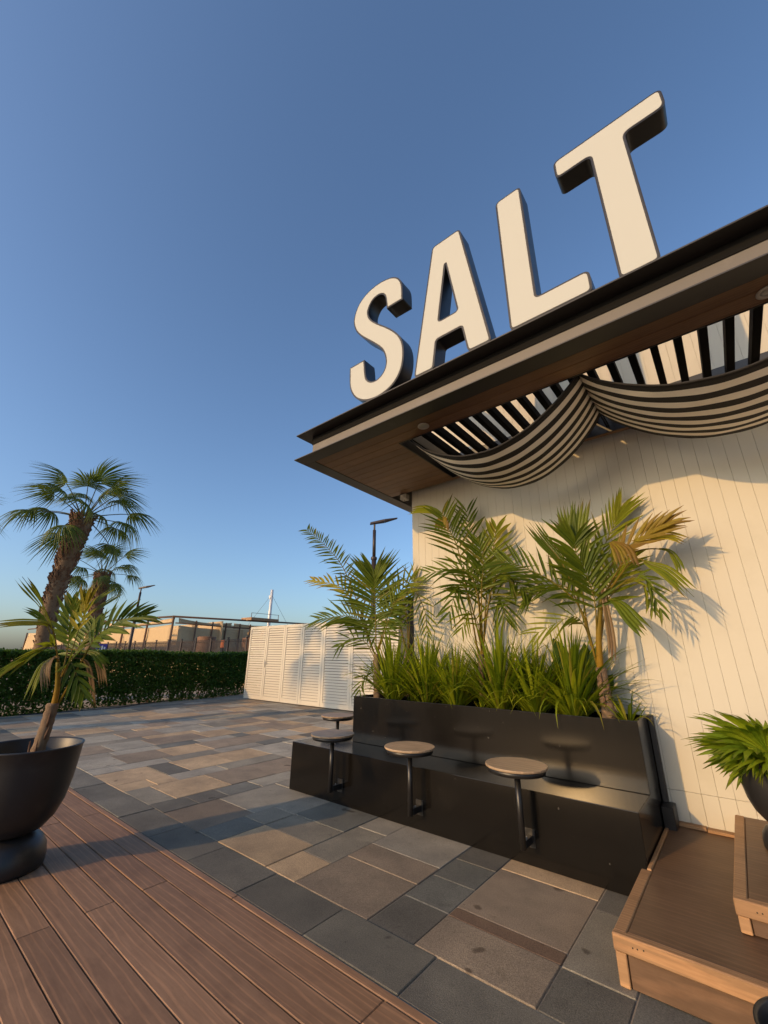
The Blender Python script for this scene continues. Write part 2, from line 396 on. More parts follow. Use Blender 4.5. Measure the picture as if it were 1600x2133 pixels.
# soffit planks run along the wall
pw = .131; y = RY0 + .190
SX0 = RX0 + .190
while y < RY1 - .3:
    y1 = y + pw - .004
    if y1 < OY0: segs = [(SX0, .9), (.904, RX1)]
    elif y < OY1 and y1 > OY0 - .001: segs = [(SX0, OX0-.006)]
    elif y1 < YW: segs = [(SX0, -.2), (-.196, RX1)]
    else: segs = [(SX0, XL-.004)]
    ya, yb = y, y1
    if y < OY0 < y1:                                     # plank notched at the opening: strip in front of it
        piece('soffit_plank', OX0-.004, RX1, y, OY0-.004, SZ+.004, SZ+.020, MAT['soffit'], canopy, .002)
    if y < OY1 < y1 and OY1+.004 < YW:
        piece('soffit_plank', OX0-.004, RX1, OY1+.004, min(y1, YW-.003), SZ+.004, SZ+.020, MAT['soffit'], canopy, .002)
    for a, b in segs:
        if yb > YW and a > XL-.5: continue
        if y < YW < yb and b > XL: yb = YW-.003
        piece('soffit_plank', a, b, ya, yb, SZ+.004, SZ+.020, MAT['soffit'], canopy, .002)
    y += pw
# frame lining the opening
fz0, fz1 = SZ+.002, 4.16
m = MB(); m.box(OX0, OX0+.012, OY0+.013, OY1-.013, fz0, fz1).build('opening_frame', MAT['black'], canopy)
m = MB(); m.box(OX0, OX1, OY0, OY0+.012, fz0, fz1).build('opening_frame', MAT['black'], canopy)
m = MB(); m.box(OX0, OX1, OY1-.012, OY1, fz0, fz1).build('opening_frame', MAT['black'], canopy)
x = -2.40
while x < 3.6:
    piece('rafter', x, x+.058, OY0+.014, OY1-.014, 4.00, 4.10, MAT['rafter'], canopy, .003); x += .1685

# downlights and junction box
for k, (x, yy, lab) in enumerate(((-2.09, 3.19, 'round pale downlight in the soffit beside the opening corner'), (.655, 3.215, 'round pale downlight in the soffit under the letter T end'))):
    t = empty('downlight', (x, yy, SZ+.004)); tag(t, lab, 'downlight', 'soffit downlights')
    MB().lathe([(.052,-.002),(.060,-.002),(.062,-.010),(.055,-.016),(.040,-.014),(.036,-.004)], (x,yy,SZ+.004), 28, False, False).build('trim_ring', MAT['lightgrey'], t, smooth=True)
    MB().lathe([(.037,-.004),(.030,-.009),(.012,-.012)], (x,yy,SZ+.004), 24, True, True).build('lens', MAT['chrome'], t, smooth=True)
t = empty('junction_box', (-3.42, 4.69, SZ)); tag(t, 'small grey square junction box under the soffit at the wall corner', 'junction box')
MB().box(-3.475,-3.365,4.60,4.70,SZ-.085,SZ+.003).build('housing', MAT['lightgrey'], t, bevel=.008)
MB().box(-3.455,-3.385,4.585,4.598,SZ-.068,SZ-.018).build('cover', MAT['lightgrey'], t, bevel=.004)
MB().lathe([(.008,-.006),(.008,0)], (-3.42,4.65,SZ-.086), 10).build('sensor', MAT['black'], t)

# ------------------------------------------------------------------ sign letters
def rounded(poly, r, n=5):
    """round the corners of a polygon; r may be a list"""
    out = []; L = len(poly)
    for i, p in enumerate(poly):
        p = Vector(p); a = Vector(poly[i-1]); b = Vector(poly[(i+1) % L]); rr = r[i] if hasattr(r, '__len__') else r
        u = (a-p); v = (b-p); rr = min(rr, u.length*.45, v.length*.45)
        u.normalize(); v.normalize(); s = p+u*rr; e = p+v*rr
        for k in range(n+1):
            q = k/n; out.append(s*(1-q)**2 + p*2*q*(1-q) + e*q*q)
    return out
def smooth_closed(pts, sub=4, sharp=()):
    out = []; n = len(pts); P = [Vector(p) for p in pts]
    for i in range(n):
        p0, p1, p2, p3 = P[i-1], P[i], P[(i+1) % n], P[(i+2) % n]
        if i in sharp: p0 = p1
        if (i+1) % n in sharp: p3 = p2
        for k in range(sub):
            t = k/sub
            out.append(.5*((2*p1)+(p2-p0)*t+(2*p0-5*p1+4*p2-p3)*t*t+(3*p1-p0-3*p2+p3)*t**3))
    return out
def inset(poly, d):
    n = len(poly); P = [Vector(p) for p in poly]
    area = sum(P[i].x*P[(i+1) % n].y - P[(i+1) % n].x*P[i].y for i in range(n))
    s = 1 if area > 0 else -1; out = []
    for i in range(n):
        e1 = (P[i]-P[i-1]); e2 = (P[(i+1) % n]-P[i])
        if e1.length < 1e-7: e1 = e2
        if e2.length < 1e-7: e2 = e1
        n1 = Vector((-e1.y, e1.x)).normalized()*s; n2 = Vector((-e2.y, e2.x)).normalized()*s
        b = n1+n2
        if b.length < 1e-4: b = n1
        b.normalize(); k = max(.5, b.dot(n1)); out.append(P[i]+b*(d/k))
    return out
def extrude_outline(name, outlines, y0, y1, mat, parent):
    cu = bpy.data.curves.new(name, 'CURVE'); cu.dimensions = '2D'; cu.fill_mode = 'BOTH'; cu.extrude = (y1-y0)/2
    for pl in outlines:
        sp = cu.splines.new('POLY'); sp.points.add(len(pl)-1); sp.use_cyclic_u = True
        for q, p in zip(sp.points, pl): q.co = (p.x, p.y, 0, 1)
    tmp = bpy.data.objects.new(name, cu); COL.objects.link(tmp)
    dg = bpy.context.evaluated_depsgraph_get(); me = bpy.data.meshes.new_from_object(tmp.evaluated_get(dg))
    bpy.data.objects.remove(tmp); bpy.data.curves.remove(cu)
    me.transform(Matrix.Translation((0, (y0+y1)/2, 0)) @ Matrix.Rotation(math.pi/2, 4, 'X'))
    me.name = name; me.materials.clear(); me.materials.append(mat); me.update()
    return link(name, me, parent)
S_PTS = [(-2.40,5.895),(-2.30,5.855),(-2.215,5.775),(-2.168,5.662),(-2.158,5.539),(-2.158,5.41),(-2.395,5.42),(-2.405,5.53),(-2.425,5.632),(-2.477,5.700),(-2.560,5.722),(-2.640,5.685),(-2.690,5.590),
 (-2.685,5.500),(-2.635,5.400),(-2.528,5.277),(-2.345,5.093),(-2.215,4.920),(-2.158,4.765),(-2.150,4.600),(-2.182,4.440),(-2.270,4.315),(-2.400,4.245),(-2.560,4.228),(-2.721,4.265),(-2.860,4.365),(-2.945,4.510),(-2.970,4.653),(-2.975,4.850),
 (-2.735,4.850),(-2.722,4.760),(-2.710,4.640),(-2.685,4.550),(-2.622,4.487),(-2.535,4.470),(-2.450,4.512),(-2.405,4.605),(-2.412,4.725),(-2.472,4.868),(-2.626,5.049),(-2.789,5.224),(-2.890,5.370),(-2.940,5.530),(-2.925,5.660),(-2.860,5.790),(-2.750,5.875),(-2.620,5.912),(-2.500,5.915)]
S_OUT = smooth_closed(S_PTS, 3, sharp=(5,6,28,29))
A_OUT = rounded([(-1.735,5.885),(-1.385,5.885),(-1.150,4.24),(-1.392,4.24),(-1.440,4.572),(-1.730,4.572),(-1.778,4.24),(-2.020,4.24)], [.05,.05,.05,.05,.03,.03,.05,.05])
A_HOLE = rounded([(-1.580,5.52),(-1.475,4.798),(-1.692,4.798)], [.02,.035,.035])
L_OUT = rounded([(-.972,5.885),(-.712,5.885),(-.712,4.465),(-.288,4.465),(-.288,4.24),(-.972,4.24)], [.06,.05,.035,.06,.06,.05])
T_OUT = rounded([(-.395,5.885),(.462,5.885),(.462,5.655),(.165,5.655),(.165,4.225),(-.105,4.225),(-.105,5.655),(-.395,5.655)], [.06,.06,.07,.05,.05,.05,.05,.06])
LY = 2.93
for nm, outs in (('S',[S_OUT]),('A',[A_OUT,A_HOLE]),('L',[L_OUT]),('T',[T_OUT])):
    xs = [p.x for p in outs[0]]
    t = empty('sign_letter', (sum(xs)/len(xs), LY, 4.18)); tag(t, 'large cream-faced letter %s with black sides standing on the canopy edge' % nm, 'sign letter', 'rooftop sign letters')
    extrude_outline('letter_body', outs, LY, LY+.185, MAT['letter'], t)
    extrude_outline('letter_face', [inset(outs[0], .020)] + [inset(o, -.020) for o in outs[1:]], LY-.004, LY-.0005, MAT['face'], t)
    extrude_outline('trim_line', [inset(outs[0], .010)] + [inset(o, -.010) for o in outs[1:]], LY-.002, LY-.0003, MAT['charcoal'], t)
    lo = min(p.y for p in outs[0]); feet = {'S':[-2.62,-2.45],'A':[-1.9,-1.27],'L':[-.86,-.42],'T':[-.03,.09]}[nm]
    for fx in feet: MB().box(fx-.03, fx+.03, LY+.05, LY+.13, 4.18, lo+.03).build('mounting_foot', MAT['letter'], t)

# ------------------------------------------------------------------ striped awning swags
def awning(x0, x1, lab, zl=3.86, zr=3.86, seed=0):
    t = empty('striped_awning', ((x0+x1)/2, 3.8, 3.35)); tag(t, lab, 'awning', 'striped fabric swags in the canopy opening')
    nx = 48; nb = 13; sub = 2; ny = nb*sub
    V = []; F = []; mi = []
    for j in range(ny+1):
        v = j/ny
        for i in range(nx+1):
            u = i/nx; c = 1-(2*u-1)**2
            end = (1-min(1, u/.06))*1.0 + (1-min(1, (1-u)/.06))*1.0
            yf = 3.385 - .02*c; yb = 4.215 + .06*c
            y = yf+(yb-yf)*v
            sag = .47 + .06*v
            z = zl*(1-u)+zr*u - sag*(c**.92) - .05*math.sin(v*math.pi)*(.3+c)
            z += .014*math.sin(v*nb*math.pi*.5+.6)*end + .004*math.sin(u*9+v*5+seed) + .0025*math.sin(u*31+v*17+seed)*c; y += .020*math.sin(v*nb*math.pi*.5+seed)*end
            V.append((x0+(x1-x0)*u, y, z))
    for j in range(ny):
        for i in range(nx):
            a = j*(nx+1)+i; F.append((a, a+1, a+nx+2, a+nx+1)); mi.append((j//sub) % 2)
    me = mesh('fabric', V, F, True); me.materials.append(MAT['stripe_b']); me.materials.append(MAT['stripe_c'])
    me.polygons.foreach_set('material_index', mi); o = link('fabric', me, t)
    sd = o.modifiers.new('thick', 'SOLIDIFY'); sd.thickness = .003
    hem = MB().tube([V[i] for i in range(0, nx+1, 2)], .009, 6); hem.build('hem', MAT['stripe_b'], t, smooth=True)
    hem = MB().tube([V[ny*(nx+1)+i] for i in range(0, nx+1, 2)], .007, 6); hem.build('hem', MAT['stripe_b'], t, smooth=True)
    for xx, zz in ((x0, zl), (x1, zr)):
        MB().tube([(xx+(.008 if xx == x0 else -.008), OY0+.014, zz+.020), (xx+(.008 if xx == x0 else -.008), OY1-.014, zz+.020)], .007, 8).build('hanging_bar', MAT['rafter'], t, smooth=True)
awning(-2.42, -.581, 'black and cream striped fabric swag under the letters S and A', 3.86, 3.87, 0)
awning(-.579, 1.40, 'black and cream striped fabric swag under the letters L and T', 3.87, 3.87, 2)
awning(1.402, 3.40, 'black and cream striped fabric swag at the far end of the opening', 3.87, 3.87, 4)

# ------------------------------------------------------------------ bench planter
BX0, BX1 = -4.465, -.745
pb = empty('planter_bench', ((BX0+BX1)/2, 4.2, 0)); tag(pb, 'long dark bronze metal bench with a raised planter trough behind the seat', 'planter bench')
MB().box(BX0, BX1, 3.695, 4.70, 0, .502).build('bench_box', MAT['bronze'], pb, bevel=.004, seg=2)
PX0, PX1, PY0, PY1, PZ = -3.915, -.742, 4.185, 4.70, 1.018; tk = .025
m = MB()
m.box(PX0, PX1, PY0, PY0+tk, .503, PZ)
m.build('planter_front', MAT['bronze'], pb, bevel=.003, seg=2)
MB().box(PX0, PX1, PY1-tk, PY1, .503, PZ-.004).build('planter_back', MAT['bronze'], pb)
MB().box(PX0, PX0+tk, PY0+tk+.001, PY1-tk-.001, .503, PZ).build('planter_end', MAT['bronze'], pb, bevel=.003)
MB().box(PX1-tk, PX1, PY0+tk+.001, PY1-tk-.001, .503, PZ).build('planter_end', MAT['bronze'], pb, bevel=.003)
MB().box(-.740, -.700, 4.66, 4.712, .36, 1.02).build('corner_angle', MAT['charcoal'], pb, bevel=.003)
MB().box(-.741, -.655, 4.52, 4.70, .20, .36).build('end_block', MAT['black'], pb, bevel=.004)
so_ = MB()
nxs, nys = 60, 8
for j in range(nys+1):
    for i in range(nxs+1):
        so_.V.append((PX0+tk+.002+(PX1-PX0-2*tk-.004)*i/nxs, PY0+tk+.002+(PY1-PY0-2*tk-.004)*j/nys, .955+random.uniform(-.012,.014)))
for j in range(nys):
    for i in range(nxs): a = j*(nxs+1)+i; so_.F.append((a, a+1, a+nxs+2, a+nxs+1))
so_.build('soil', MAT['soil'], pb, smooth=True)

# ------------------------------------------------------------------ small round tables on the bench front
def table(x, y, ztop, lab, side=False):
    t = empty('round_table', (x, y, .14)); tag(t, lab, 'table', 'round tables fixed along the bench')
    R = .238
    MB().lathe([(R-.012,ztop-.020),(R-.002,ztop-.016),(R,ztop-.006),(R-.003,ztop)], (x,y,0), 56).build('table_top', MAT['table'], t)
    MB().lathe([(R-.040,ztop-.058),(R-.022,ztop-.054),(R-.016,ztop-.022),(R-.020,ztop-.0205)], (x,y,0), 48).build('under_plate', MAT['black'], t, smooth=True)
    MB().lathe([(.055,ztop-.066),(.055,ztop-.0585)], (x,y,0), 24).build('mounting_flange', MAT['black'], t)
    MB().tube([(x,y,.145),(x,y,ztop-.0662)], .0235, 18).build('post', MAT['black'], t, smooth=True)
    if not side:
        MB().box(x-.022, x+.022, y+.020, 3.690, .15, .20).build('bracket', MAT['black'], t, bevel=.003)
        MB().box(x-.040, x+.040, 3.689, 3.6945, .12, .24).build('wall_plate', MAT['black'], t)
        MB().tube([(x+.005,y+.07,.2005),(x+.005,y+.07,.212)], .006, 8).build('bolt', MAT['chrome'], t)
    else:
        MB().box(x+.02, BX0+.55, y-.022, y+.022, .15, .20).build('bracket', MAT['black'], t, bevel=.003)
table(-1.535, 3.545, .705, 'round tan table on a black post, closest to the wooden steps')
table(-2.575, 3.545, .703, 'round tan table on a black post at the middle of the bench front')
table(-3.615, 3.545, .700, 'round tan table on a black post near the open end of the bench front')
table(-4.62, 4.62, .700, 'round table partly hidden behind the open end of the planter', side=True)

# ------------------------------------------------------------------ timber steps
def step(x0, x1, y0, y1, z0, z1, lab, split):
    t = empty('timber_step', (x0, y0, z0)); tag(t, lab, 'step', 'timber steps against the white wall')
    rw = .058; d = .006
    MB().box(x0+rw+.004, x1, y0+rw+.004, y1, z1-.030, z1-d).build('plywood_top', MAT['ply'], t, bevel=.002)
    fr = MB().box(x0, x1, y0, y0+.038, z1-.072, z1); fr.build('front_rail', MAT['timber'], t, bevel=.005)
    MB().box(x0+.061, x1, y0+.039, y0+rw, z1-.072, z1-.003).build('top_trim', MAT['timber'], t, bevel=.003)
    if split:
        MB().box(x0+.001, x0+rw+.001, y0+.0395, y0+.86, z1-.070, z1-.002).build('side_rail', MAT['timber'], t, bevel=.005)
        MB().box(x0+.032, x0+rw+.001, y0+.863, y1, z1-.070, z1+.004).build('side_rail', MAT['timber'], t, bevel=.005)
        MB().box(x0+rw+.006, x0+.30, y1-.065, y1-.001, z1-.0045, z1+.020).build('back_batten', MAT['timber'], t, bevel=.003)
        MB().box(x0+.306, x0+.55, y1-.075, y1-.001, z1-.0045, z1+.016).build('back_batten', MAT['timber'], t, bevel=.003)
    else:
        MB().box(x0+.001, x0+rw+.001, y0+.0395, y1, z1-.070, z1-.002).build('side_rail', MAT['timber'], t, bevel=.005)
    MB().box(x0+.004, x0+.052, y0+.008, y0+.056, z0, z1-.0725).build('leg', MAT['timber'], t, bevel=.004)
    MB().box(x1-.06, x1-.01, y0+.008, y0+.056, z0, z1-.0725).build('leg', MAT['timber'], t, bevel=.004)
    MB().box(x0+.056, x1-.061, y0+.020, y0+.036, z0+.002, z1-.0725).build('front_panel', MAT['ply'], t, bevel=.002)
    MB().box(x0+.012, x0+.028, y0+.058, y1, z0+.002, z1-.0705).build('side_panel', MAT['ply'], t, bevel=.002)
    for sx, sz in ((.088,.036),(.108,.034),(.135,.030)):
        MB().tube([(x0+sx, y0-.0015, z1-sz), (x0+sx, y0+.004, z1-sz)], .0035, 8).build('screw', MAT['screw'], t)
    return t
step(-.772, 1.6, 2.765, 4.716, .001, .210, 'low plywood step with pale timber edges beside the bench end', True)
step(-.272, 1.6, 3.170, 4.716, .2085, .352, 'upper plywood step carrying the black pot of fan palm', False)

# ------------------------------------------------------------------ pots
def pot(loc, s, lab, name='planter_pot'):
    t = empty(name, loc); tag(t, lab, 'pot', 'black goblet shaped plant pots')
    base = [(.255,0),(.262,.02),(.262,.07),(.250,.13),(.215,.185),(.165,.215),(.12,.222)]
    bowl = [(.10,.224),(.15,.226),(.205,.250),(.262,.320),(.302,.420),(.326,.550),(.338,.690),(.344,.790),(.352,.802),(.352,.810),(.340,.812),(.330,.800),(.322,.700),(.30,.62)]
    MB().lathe([(r*s, z*s) for r, z in base], loc, 64, True, True).build('pot_foot', MAT['pot'], t, smooth=True)
    MB().lathe([(r*s, z*s) for r, z in bowl], loc, 64, True, False).build('pot_bowl', MAT['pot'], t, smooth=True)
    MB().lathe([(.305*s, .640*s), (.20*s, .655*s), (.08*s, .66*s)], loc, 40, False, True).build('soil', MAT['soil'], t, smooth=True)
    return t
POT_D = (-4.49, 1.075, .0035); pot(POT_D, 1.0, 'black goblet shaped pot on the brown deck holding a leaning young palm')
POT_E = (.055, 4.09, .3465); pot(POT_E, .66, 'smaller black goblet pot with a fan palm on the upper timber step')
pot((.0, 2.10, .0015), .55, 'black pot standing on the paver border apart from the low timber step')

# ------------------------------------------------------------------ palms: fronds from spines
def crom(pts, n):
    P = [Vector(p) for p in pts]; out = []; L = len(P)-1
    for k in range(n+1):
        f = k/n*L; i = min(int(f), L-1); t = f-i
        p0 = P[i-1] if i > 0 else P[0]*2-P[1]; p1 = P[i]; p2 = P[i+1]; p3 = P[i+2] if i+2 <= L else P[L]*2-P[L-1]
        out.append(.5*((2*p1)+(p2-p0)*t+(2*p0-5*p1+4*p2-p3)*t*t+(3*p1-p0-3*p2+p3)*t**3))
    return out
def lerp(a, b, t): return tuple(x*(1-t)+y*t for x, y in zip(a, b))
def blade(m, p0, d, up, L, w, droop, col, tip, segs=5, fold=.28, ymax=None, prof=((0,.30),(.25,1),(.6,.85),(1,.04))):
    side = d.cross(up)
    if side.length < 1e-4: side = d.cross(Vector((1,0,0)))
    side.normalize(); nrm = side.cross(d).normalized(); b = len(m.V)
    for i in range(segs+1):
        t = i/segs; c = p0 + d*(L*t) + Vector((0,0,-1))*(droop*L*t*t)
        if ymax is not None and c.y > ymax: c.y = ymax - .003*i
        for (a0, w0), (a1, w1) in zip(prof[:-1], prof[1:]):
            if a0 <= t <= a1: ww = w*(w0+(w1-w0)*(t-a0)/(a1-a0)); break
        cc = lerp(col, tip, max(0, (t-.55)/.45)**2)
        for s in (-1, 0, 1):
            q = c + side*(ww*.5*s) + nrm*(fold*ww*abs(s))
            if ymax is not None and q.y > ymax: q.y = ymax
            m.V.append(q); m.C.append(cc)
    for i in range(segs):
        a = b+i*3; m.F += [(a, a+1, a+4, a+3), (a+1, a+2, a+5, a+4)]
BROWN = (.15,.088,.045)
def frond(parent, typ, pts, opt, ymax, rng):
    LL, n, a0, a1, w, start, tint = opt
    m = MB(); sp = crom(pts, 28); ns = len(sp)-1
    length = sum((sp[i+1]-sp[i]).length for i in range(ns))
    g0, g1 = GREENS[tint]
    rr = max(.0035, .011*min(1, length/1.2))
    k0 = len(m.V); m.tube(sp, [rr*(1-.8*i/ns) for i in range(ns+1)], 5)
    rc0 = (.26,.17,.025) if tint < 4 else (.22,.12,.06); rc1 = (.12,.13,.02)
    m.C += [lerp(rc0, rc1, ((i//5)/ns)**.7) for i in range(len(m.V)-k0)]
    ref = Vector((.35, -.75, .55))                        # the upper side of the frond turns to the light
    if typ == 'b':
        K = 16; S_ = max(3, n); hw = w*1.75
        frames = []
        for k in range(K+1):
            f = (start+(1-start)*k/K)*ns; i = min(int(f), ns-1); p = sp[i].lerp(sp[i+1], f-i)
            T = (sp[min(i+2, ns)]-sp[max(i-2, 0)]).normalized(); S = T.cross(ref)
            S = S.normalized() if S.length > .1 else T.cross(Vector((0,0,1))).normalized()
            frames.append((p, T, S, S.cross(T).normalized()))
        for e in range(S_):
            v0 = -1+2*e/S_; v1 = -1+2*(e+1)/S_; ue = rng.uniform(.90, 1.0); us = ue-rng.uniform(.14, .28)
            c = lerp(g0, g1, rng.random()); tip = BROWN if (tint >= 2 or rng.random() < .35) else c; b = len(m.V)
            spread_ = rng.uniform(-.02, .05)
            for k in range(K+1):
                u = k/K; p, T, S, U = frames[k]; uu = min(u/ue, 1.0)
                W = hw*(math.sin(math.pi*min(1, .06+.60*uu))**.8)
                nar = 1.0 if u < us else max(.03, 1-(u-us)/(ue-us))
                mid = (v0+v1)/2; hv = (v1-v0)/2*nar
                if u > ue: p = frames[min(K, int(ue*K)+1)][0]; S = frames[min(K, int(ue*K)+1)][2]; U = frames[min(K, int(ue*K)+1)][3]
                out_ = mid*W*(1+max(0, u-us)*1.2)
                for z_ in (-1, 0, 1):
                    q_ = p + S*(out_+z_*hv*W) + U*(.22*abs(mid)*W + (.10*hv*W*3 if z_ == 0 else 0)) + Vector((0,0,-1))*(.10*abs(mid)*W)
                    if ymax is not None and q_.y > ymax: q_.y = ymax
                    m.V.append(q_); m.C.append(lerp(c, tip, max(0, (u-.7)/.3)**1.5))
            for k in range(K):
                a = b+k*3; m.F += [(a, a+1, a+4, a+3), (a+1, a+2, a+5, a+4)]
        return m.build('frond', MAT['leaf'], parent, smooth=False, colour=True)
    n = int(n*.66); LL *= 1.08; w *= 1.6
    for j in range(n):
        q = j/max(1, n-1); t = start+(1-start)*q
        f = t*ns; i = min(int(f), ns-1); p = sp[i].lerp(sp[i+1], f-i)
        T = (sp[min(i+2, ns)]-sp[max(i-1, 0)]).normalized()
        S = T.cross(ref); S = S.normalized() if S.length > .1 else T.cross(Vector((0,0,1))).normalized()
        U = S.cross(T).normalized()
        ang = rad(a0+(a1-a0)*q)
        for s in (-1, 1):
            an = ang*rng.uniform(.85, 1.15)
            d = (T*math.cos(an) + S*(s*math.sin(an)) + U*rng.uniform(.02, .25)).normalized()
            if typ == 'p':
                ln = LL*(.55+.45*math.sin(math.pi*min(1, .15+.8*q)))*rng.uniform(.82, 1.1); dr = rng.uniform(.02, .22); ww = w*rng.uniform(.8, 1.15)
            else:
                ln = LL*rng.uniform(.8, 1.15)*(.75+.5*(1-q)); dr = rng.uniform(.0, .12); ww = w*rng.uniform(.85, 1.1)
                ln = max(ln, .10)
            c = lerp(g0, g1, rng.random()); tip = BROWN if (tint >= 2 or rng.random() < .18) else c
            if rng.random() < .06: c = lerp(c, (.2,.16,.03), .6)
            blade(m, p, d, U, ln, ww, dr, c, tip, 5, .25 if typ == 'p' else .16, ymax)
    return m.build('frond', MAT['leaf'], parent, smooth=False, colour=True)
def palm(name, data, lab, ymax, seed, extra=0):
    rng = random.Random(seed)
    tr = [d for d in data if d[0] == 'trunk'][0]
    t = empty(name, tr[1][0]); tag(t, lab, 'palm', 'young feather palms')
    sp = crom(tr[1], 22); r0, r1 = tr[2]; m = MB()
    rr = [(r0+(r1-r0)*i/22)*(1+.10*(i % 3 == 0)+rng.uniform(-.04,.04)) for i in range(23)]
    m.tube(sp, rr, 14); m.build('trunk', MAT['bark'], t, smooth=True)
    for i in range(5):                                    # dry leaf sheaths around the trunk
        a = rng.uniform(0, 6.28); k = rng.randint(1, 16); p = sp[k]; o = Vector((math.cos(a), math.sin(a), 0))
        m = MB(); m.tube([p+o*rr[k]*.8, p+o*rr[k]*1.15+Vector((0,0,.05)), p+o*rr[k]*1.35+Vector((0,0,rng.uniform(.08,.14)))], [.012,.010,.002], 5)
        m.build('leaf_sheath', MAT['boot'], t, smooth=True)
    for d in data:
        if d[0] == 's':
            m = MB(); sp2 = crom(d[1], 10); m.tube(sp2, [d[2][0]+(d[2][1]-d[2][0])*i/10 for i in range(11)], 10)
            m.C = [lerp((.36,.20,.022), (.20,.17,.025), (i//10)/10) for i in range(len(m.V))]
            m.build('crown_shaft', MAT['leaf'], t, smooth=True, colour=True)
        elif d[0] in 'pb': frond(t, d[0], d[1], d[2], ymax, rng)
    return t
# spines of the young palms, in metres: (type, points, (leaflet length, count, angle at base, angle at tip, width, start, tint))
PALM_A=[
('trunk',[(-3.72,4.42,0.97),(-3.72,4.42,1.26),(-3.75,4.42,1.53)],(0.05,0.035)),
('p',[(-3.78,4.42,1.53),(-4.03,4.37,2.14),(-4.33,4.3,2.76),(-4.68,4.22,3.15),(-5.06,4.17,3.45)],(0.24,52,70,45,0.017,0.25,0)),
('p',[(-3.75,4.42,1.59),(-3.7,4.34,2.0),(-3.69,4.3,2.36),(-3.72,4.32,2.61)],(0.60,52,82,22,0.022,0.12,0)),
('b',[(-3.72,4.32,2.49),(-3.82,4.3,2.65),(-3.98,4.32,2.84)],(0.2,5,12,8,0.05,0.1,0)),
('b',[(-3.72,4.32,2.49),(-3.62,4.32,2.63),(-3.58,4.36,2.76)],(0.2,5,12,8,0.05,0.1,0)),
('p',[(-3.72,4.42,1.59),(-3.6,4.5,2.06),(-3.44,4.57,2.37),(-3.27,4.64,2.5)],(0.4,18,60,30,0.022,0.3,1)),
('p',[(-3.72,4.42,1.59),(-3.48,4.42,2.13),(-3.17,4.42,2.36),(-2.95,4.4,2.08),(-2.91,4.4,1.8)],(0.22,14,50,25,0.014,0.5,1)),
('p',[(-3.79,4.42,1.56),(-3.9,4.32,1.91),(-4.11,4.22,2.03),(-4.57,4.12,2.0)],(0.45,30,60,25,0.020,0.25,0)),
('p',[(-3.78,4.42,1.53),(-4.1,4.37,2.14),(-4.43,4.37,2.48),(-5.01,4.37,2.64)],(0.34,16,40,18,0.026,0.45,2)),
('p',[(-3.77,4.42,1.47),(-3.85,4.32,1.67),(-4.07,4.27,1.73),(-4.22,4.22,1.63)],(0.3,14,60,30,0.016,0.2,0)),
('p',[(-3.73,4.42,1.25),(-3.81,4.36,1.31),(-3.88,4.3,1.2),(-3.89,4.27,1.09)],(0.2,10,55,30,0.014,0.2,0)),
('p',[(-3.72,4.42,1.54),(-3.45,4.27,1.87),(-3.27,4.17,2.07),(-3.13,4.12,2.23)],(0.42,16,60,30,0.022,0.3,0)),
]
PALM_B=[
('trunk',[(-2.23,4.42,1.1),(-2.22,4.42,1.31),(-2.21,4.42,1.53)],(0.04,0.03)),
('p',[(-2.24,4.42,1.49),(-2.27,4.32,2.11),(-2.32,4.22,2.7),(-2.4,4.18,2.95),(-2.48,4.16,3.18)],(0.42,26,62,35,0.02,0.28,0)),
('b',[(-2.47,4.16,3.15),(-2.61,4.15,3.24),(-2.8,4.14,3.3),(-2.97,4.14,3.31)],(0.22,4,10,6,0.05,0.05,1)),
('b',[(-2.44,4.16,3.13),(-2.47,4.14,3.07),(-2.49,4.14,2.93)],(0.2,5,14,10,0.05,0.0,3)),
('p',[(-2.21,4.42,1.53),(-2.19,4.42,2.11),(-2.25,4.47,2.76),(-2.33,4.52,3.27)],(0.4,22,55,28,0.02,0.35,0)),
('p',[(-2.19,4.42,1.53),(-2.12,4.47,2.17),(-2.04,4.52,2.61),(-1.96,4.54,2.97)],(0.34,20,55,25,0.026,0.4,1)),
('p',[(-2.19,4.42,1.59),(-2.01,4.37,2.21),(-1.82,4.32,2.39),(-1.59,4.27,2.16)],(0.36,20,60,30,0.02,0.3,0)),
('p',[(-2.21,4.42,1.65),(-2.26,4.3,2.17),(-2.34,4.22,2.29),(-2.44,4.17,1.99)],(0.34,18,60,30,0.018,0.3,0)),
('p',[(-2.2,4.42,1.65),(-2.14,4.27,2.21),(-2.25,4.17,2.45),(-2.65,4.12,2.45)],(0.36,20,60,30,0.02,0.3,0)),
('p',[(-2.18,4.42,1.59),(-2.11,4.47,2.05),(-1.99,4.52,2.17),(-1.95,4.54,1.93)],(0.34,18,60,30,0.018,0.3,0)),
('p',[(-2.2,4.42,1.53),(-2.18,4.32,1.87),(-2.23,4.22,1.98),(-2.29,4.17,1.81)],(0.26,14,60,30,0.014,0.3,1)),
('p',[(-2.19,4.42,1.65),(-2.08,4.27,2.21),(-2.0,4.2,2.49),(-2.02,4.17,2.72)],(0.36,18,55,28,0.02,0.35,0)),
]
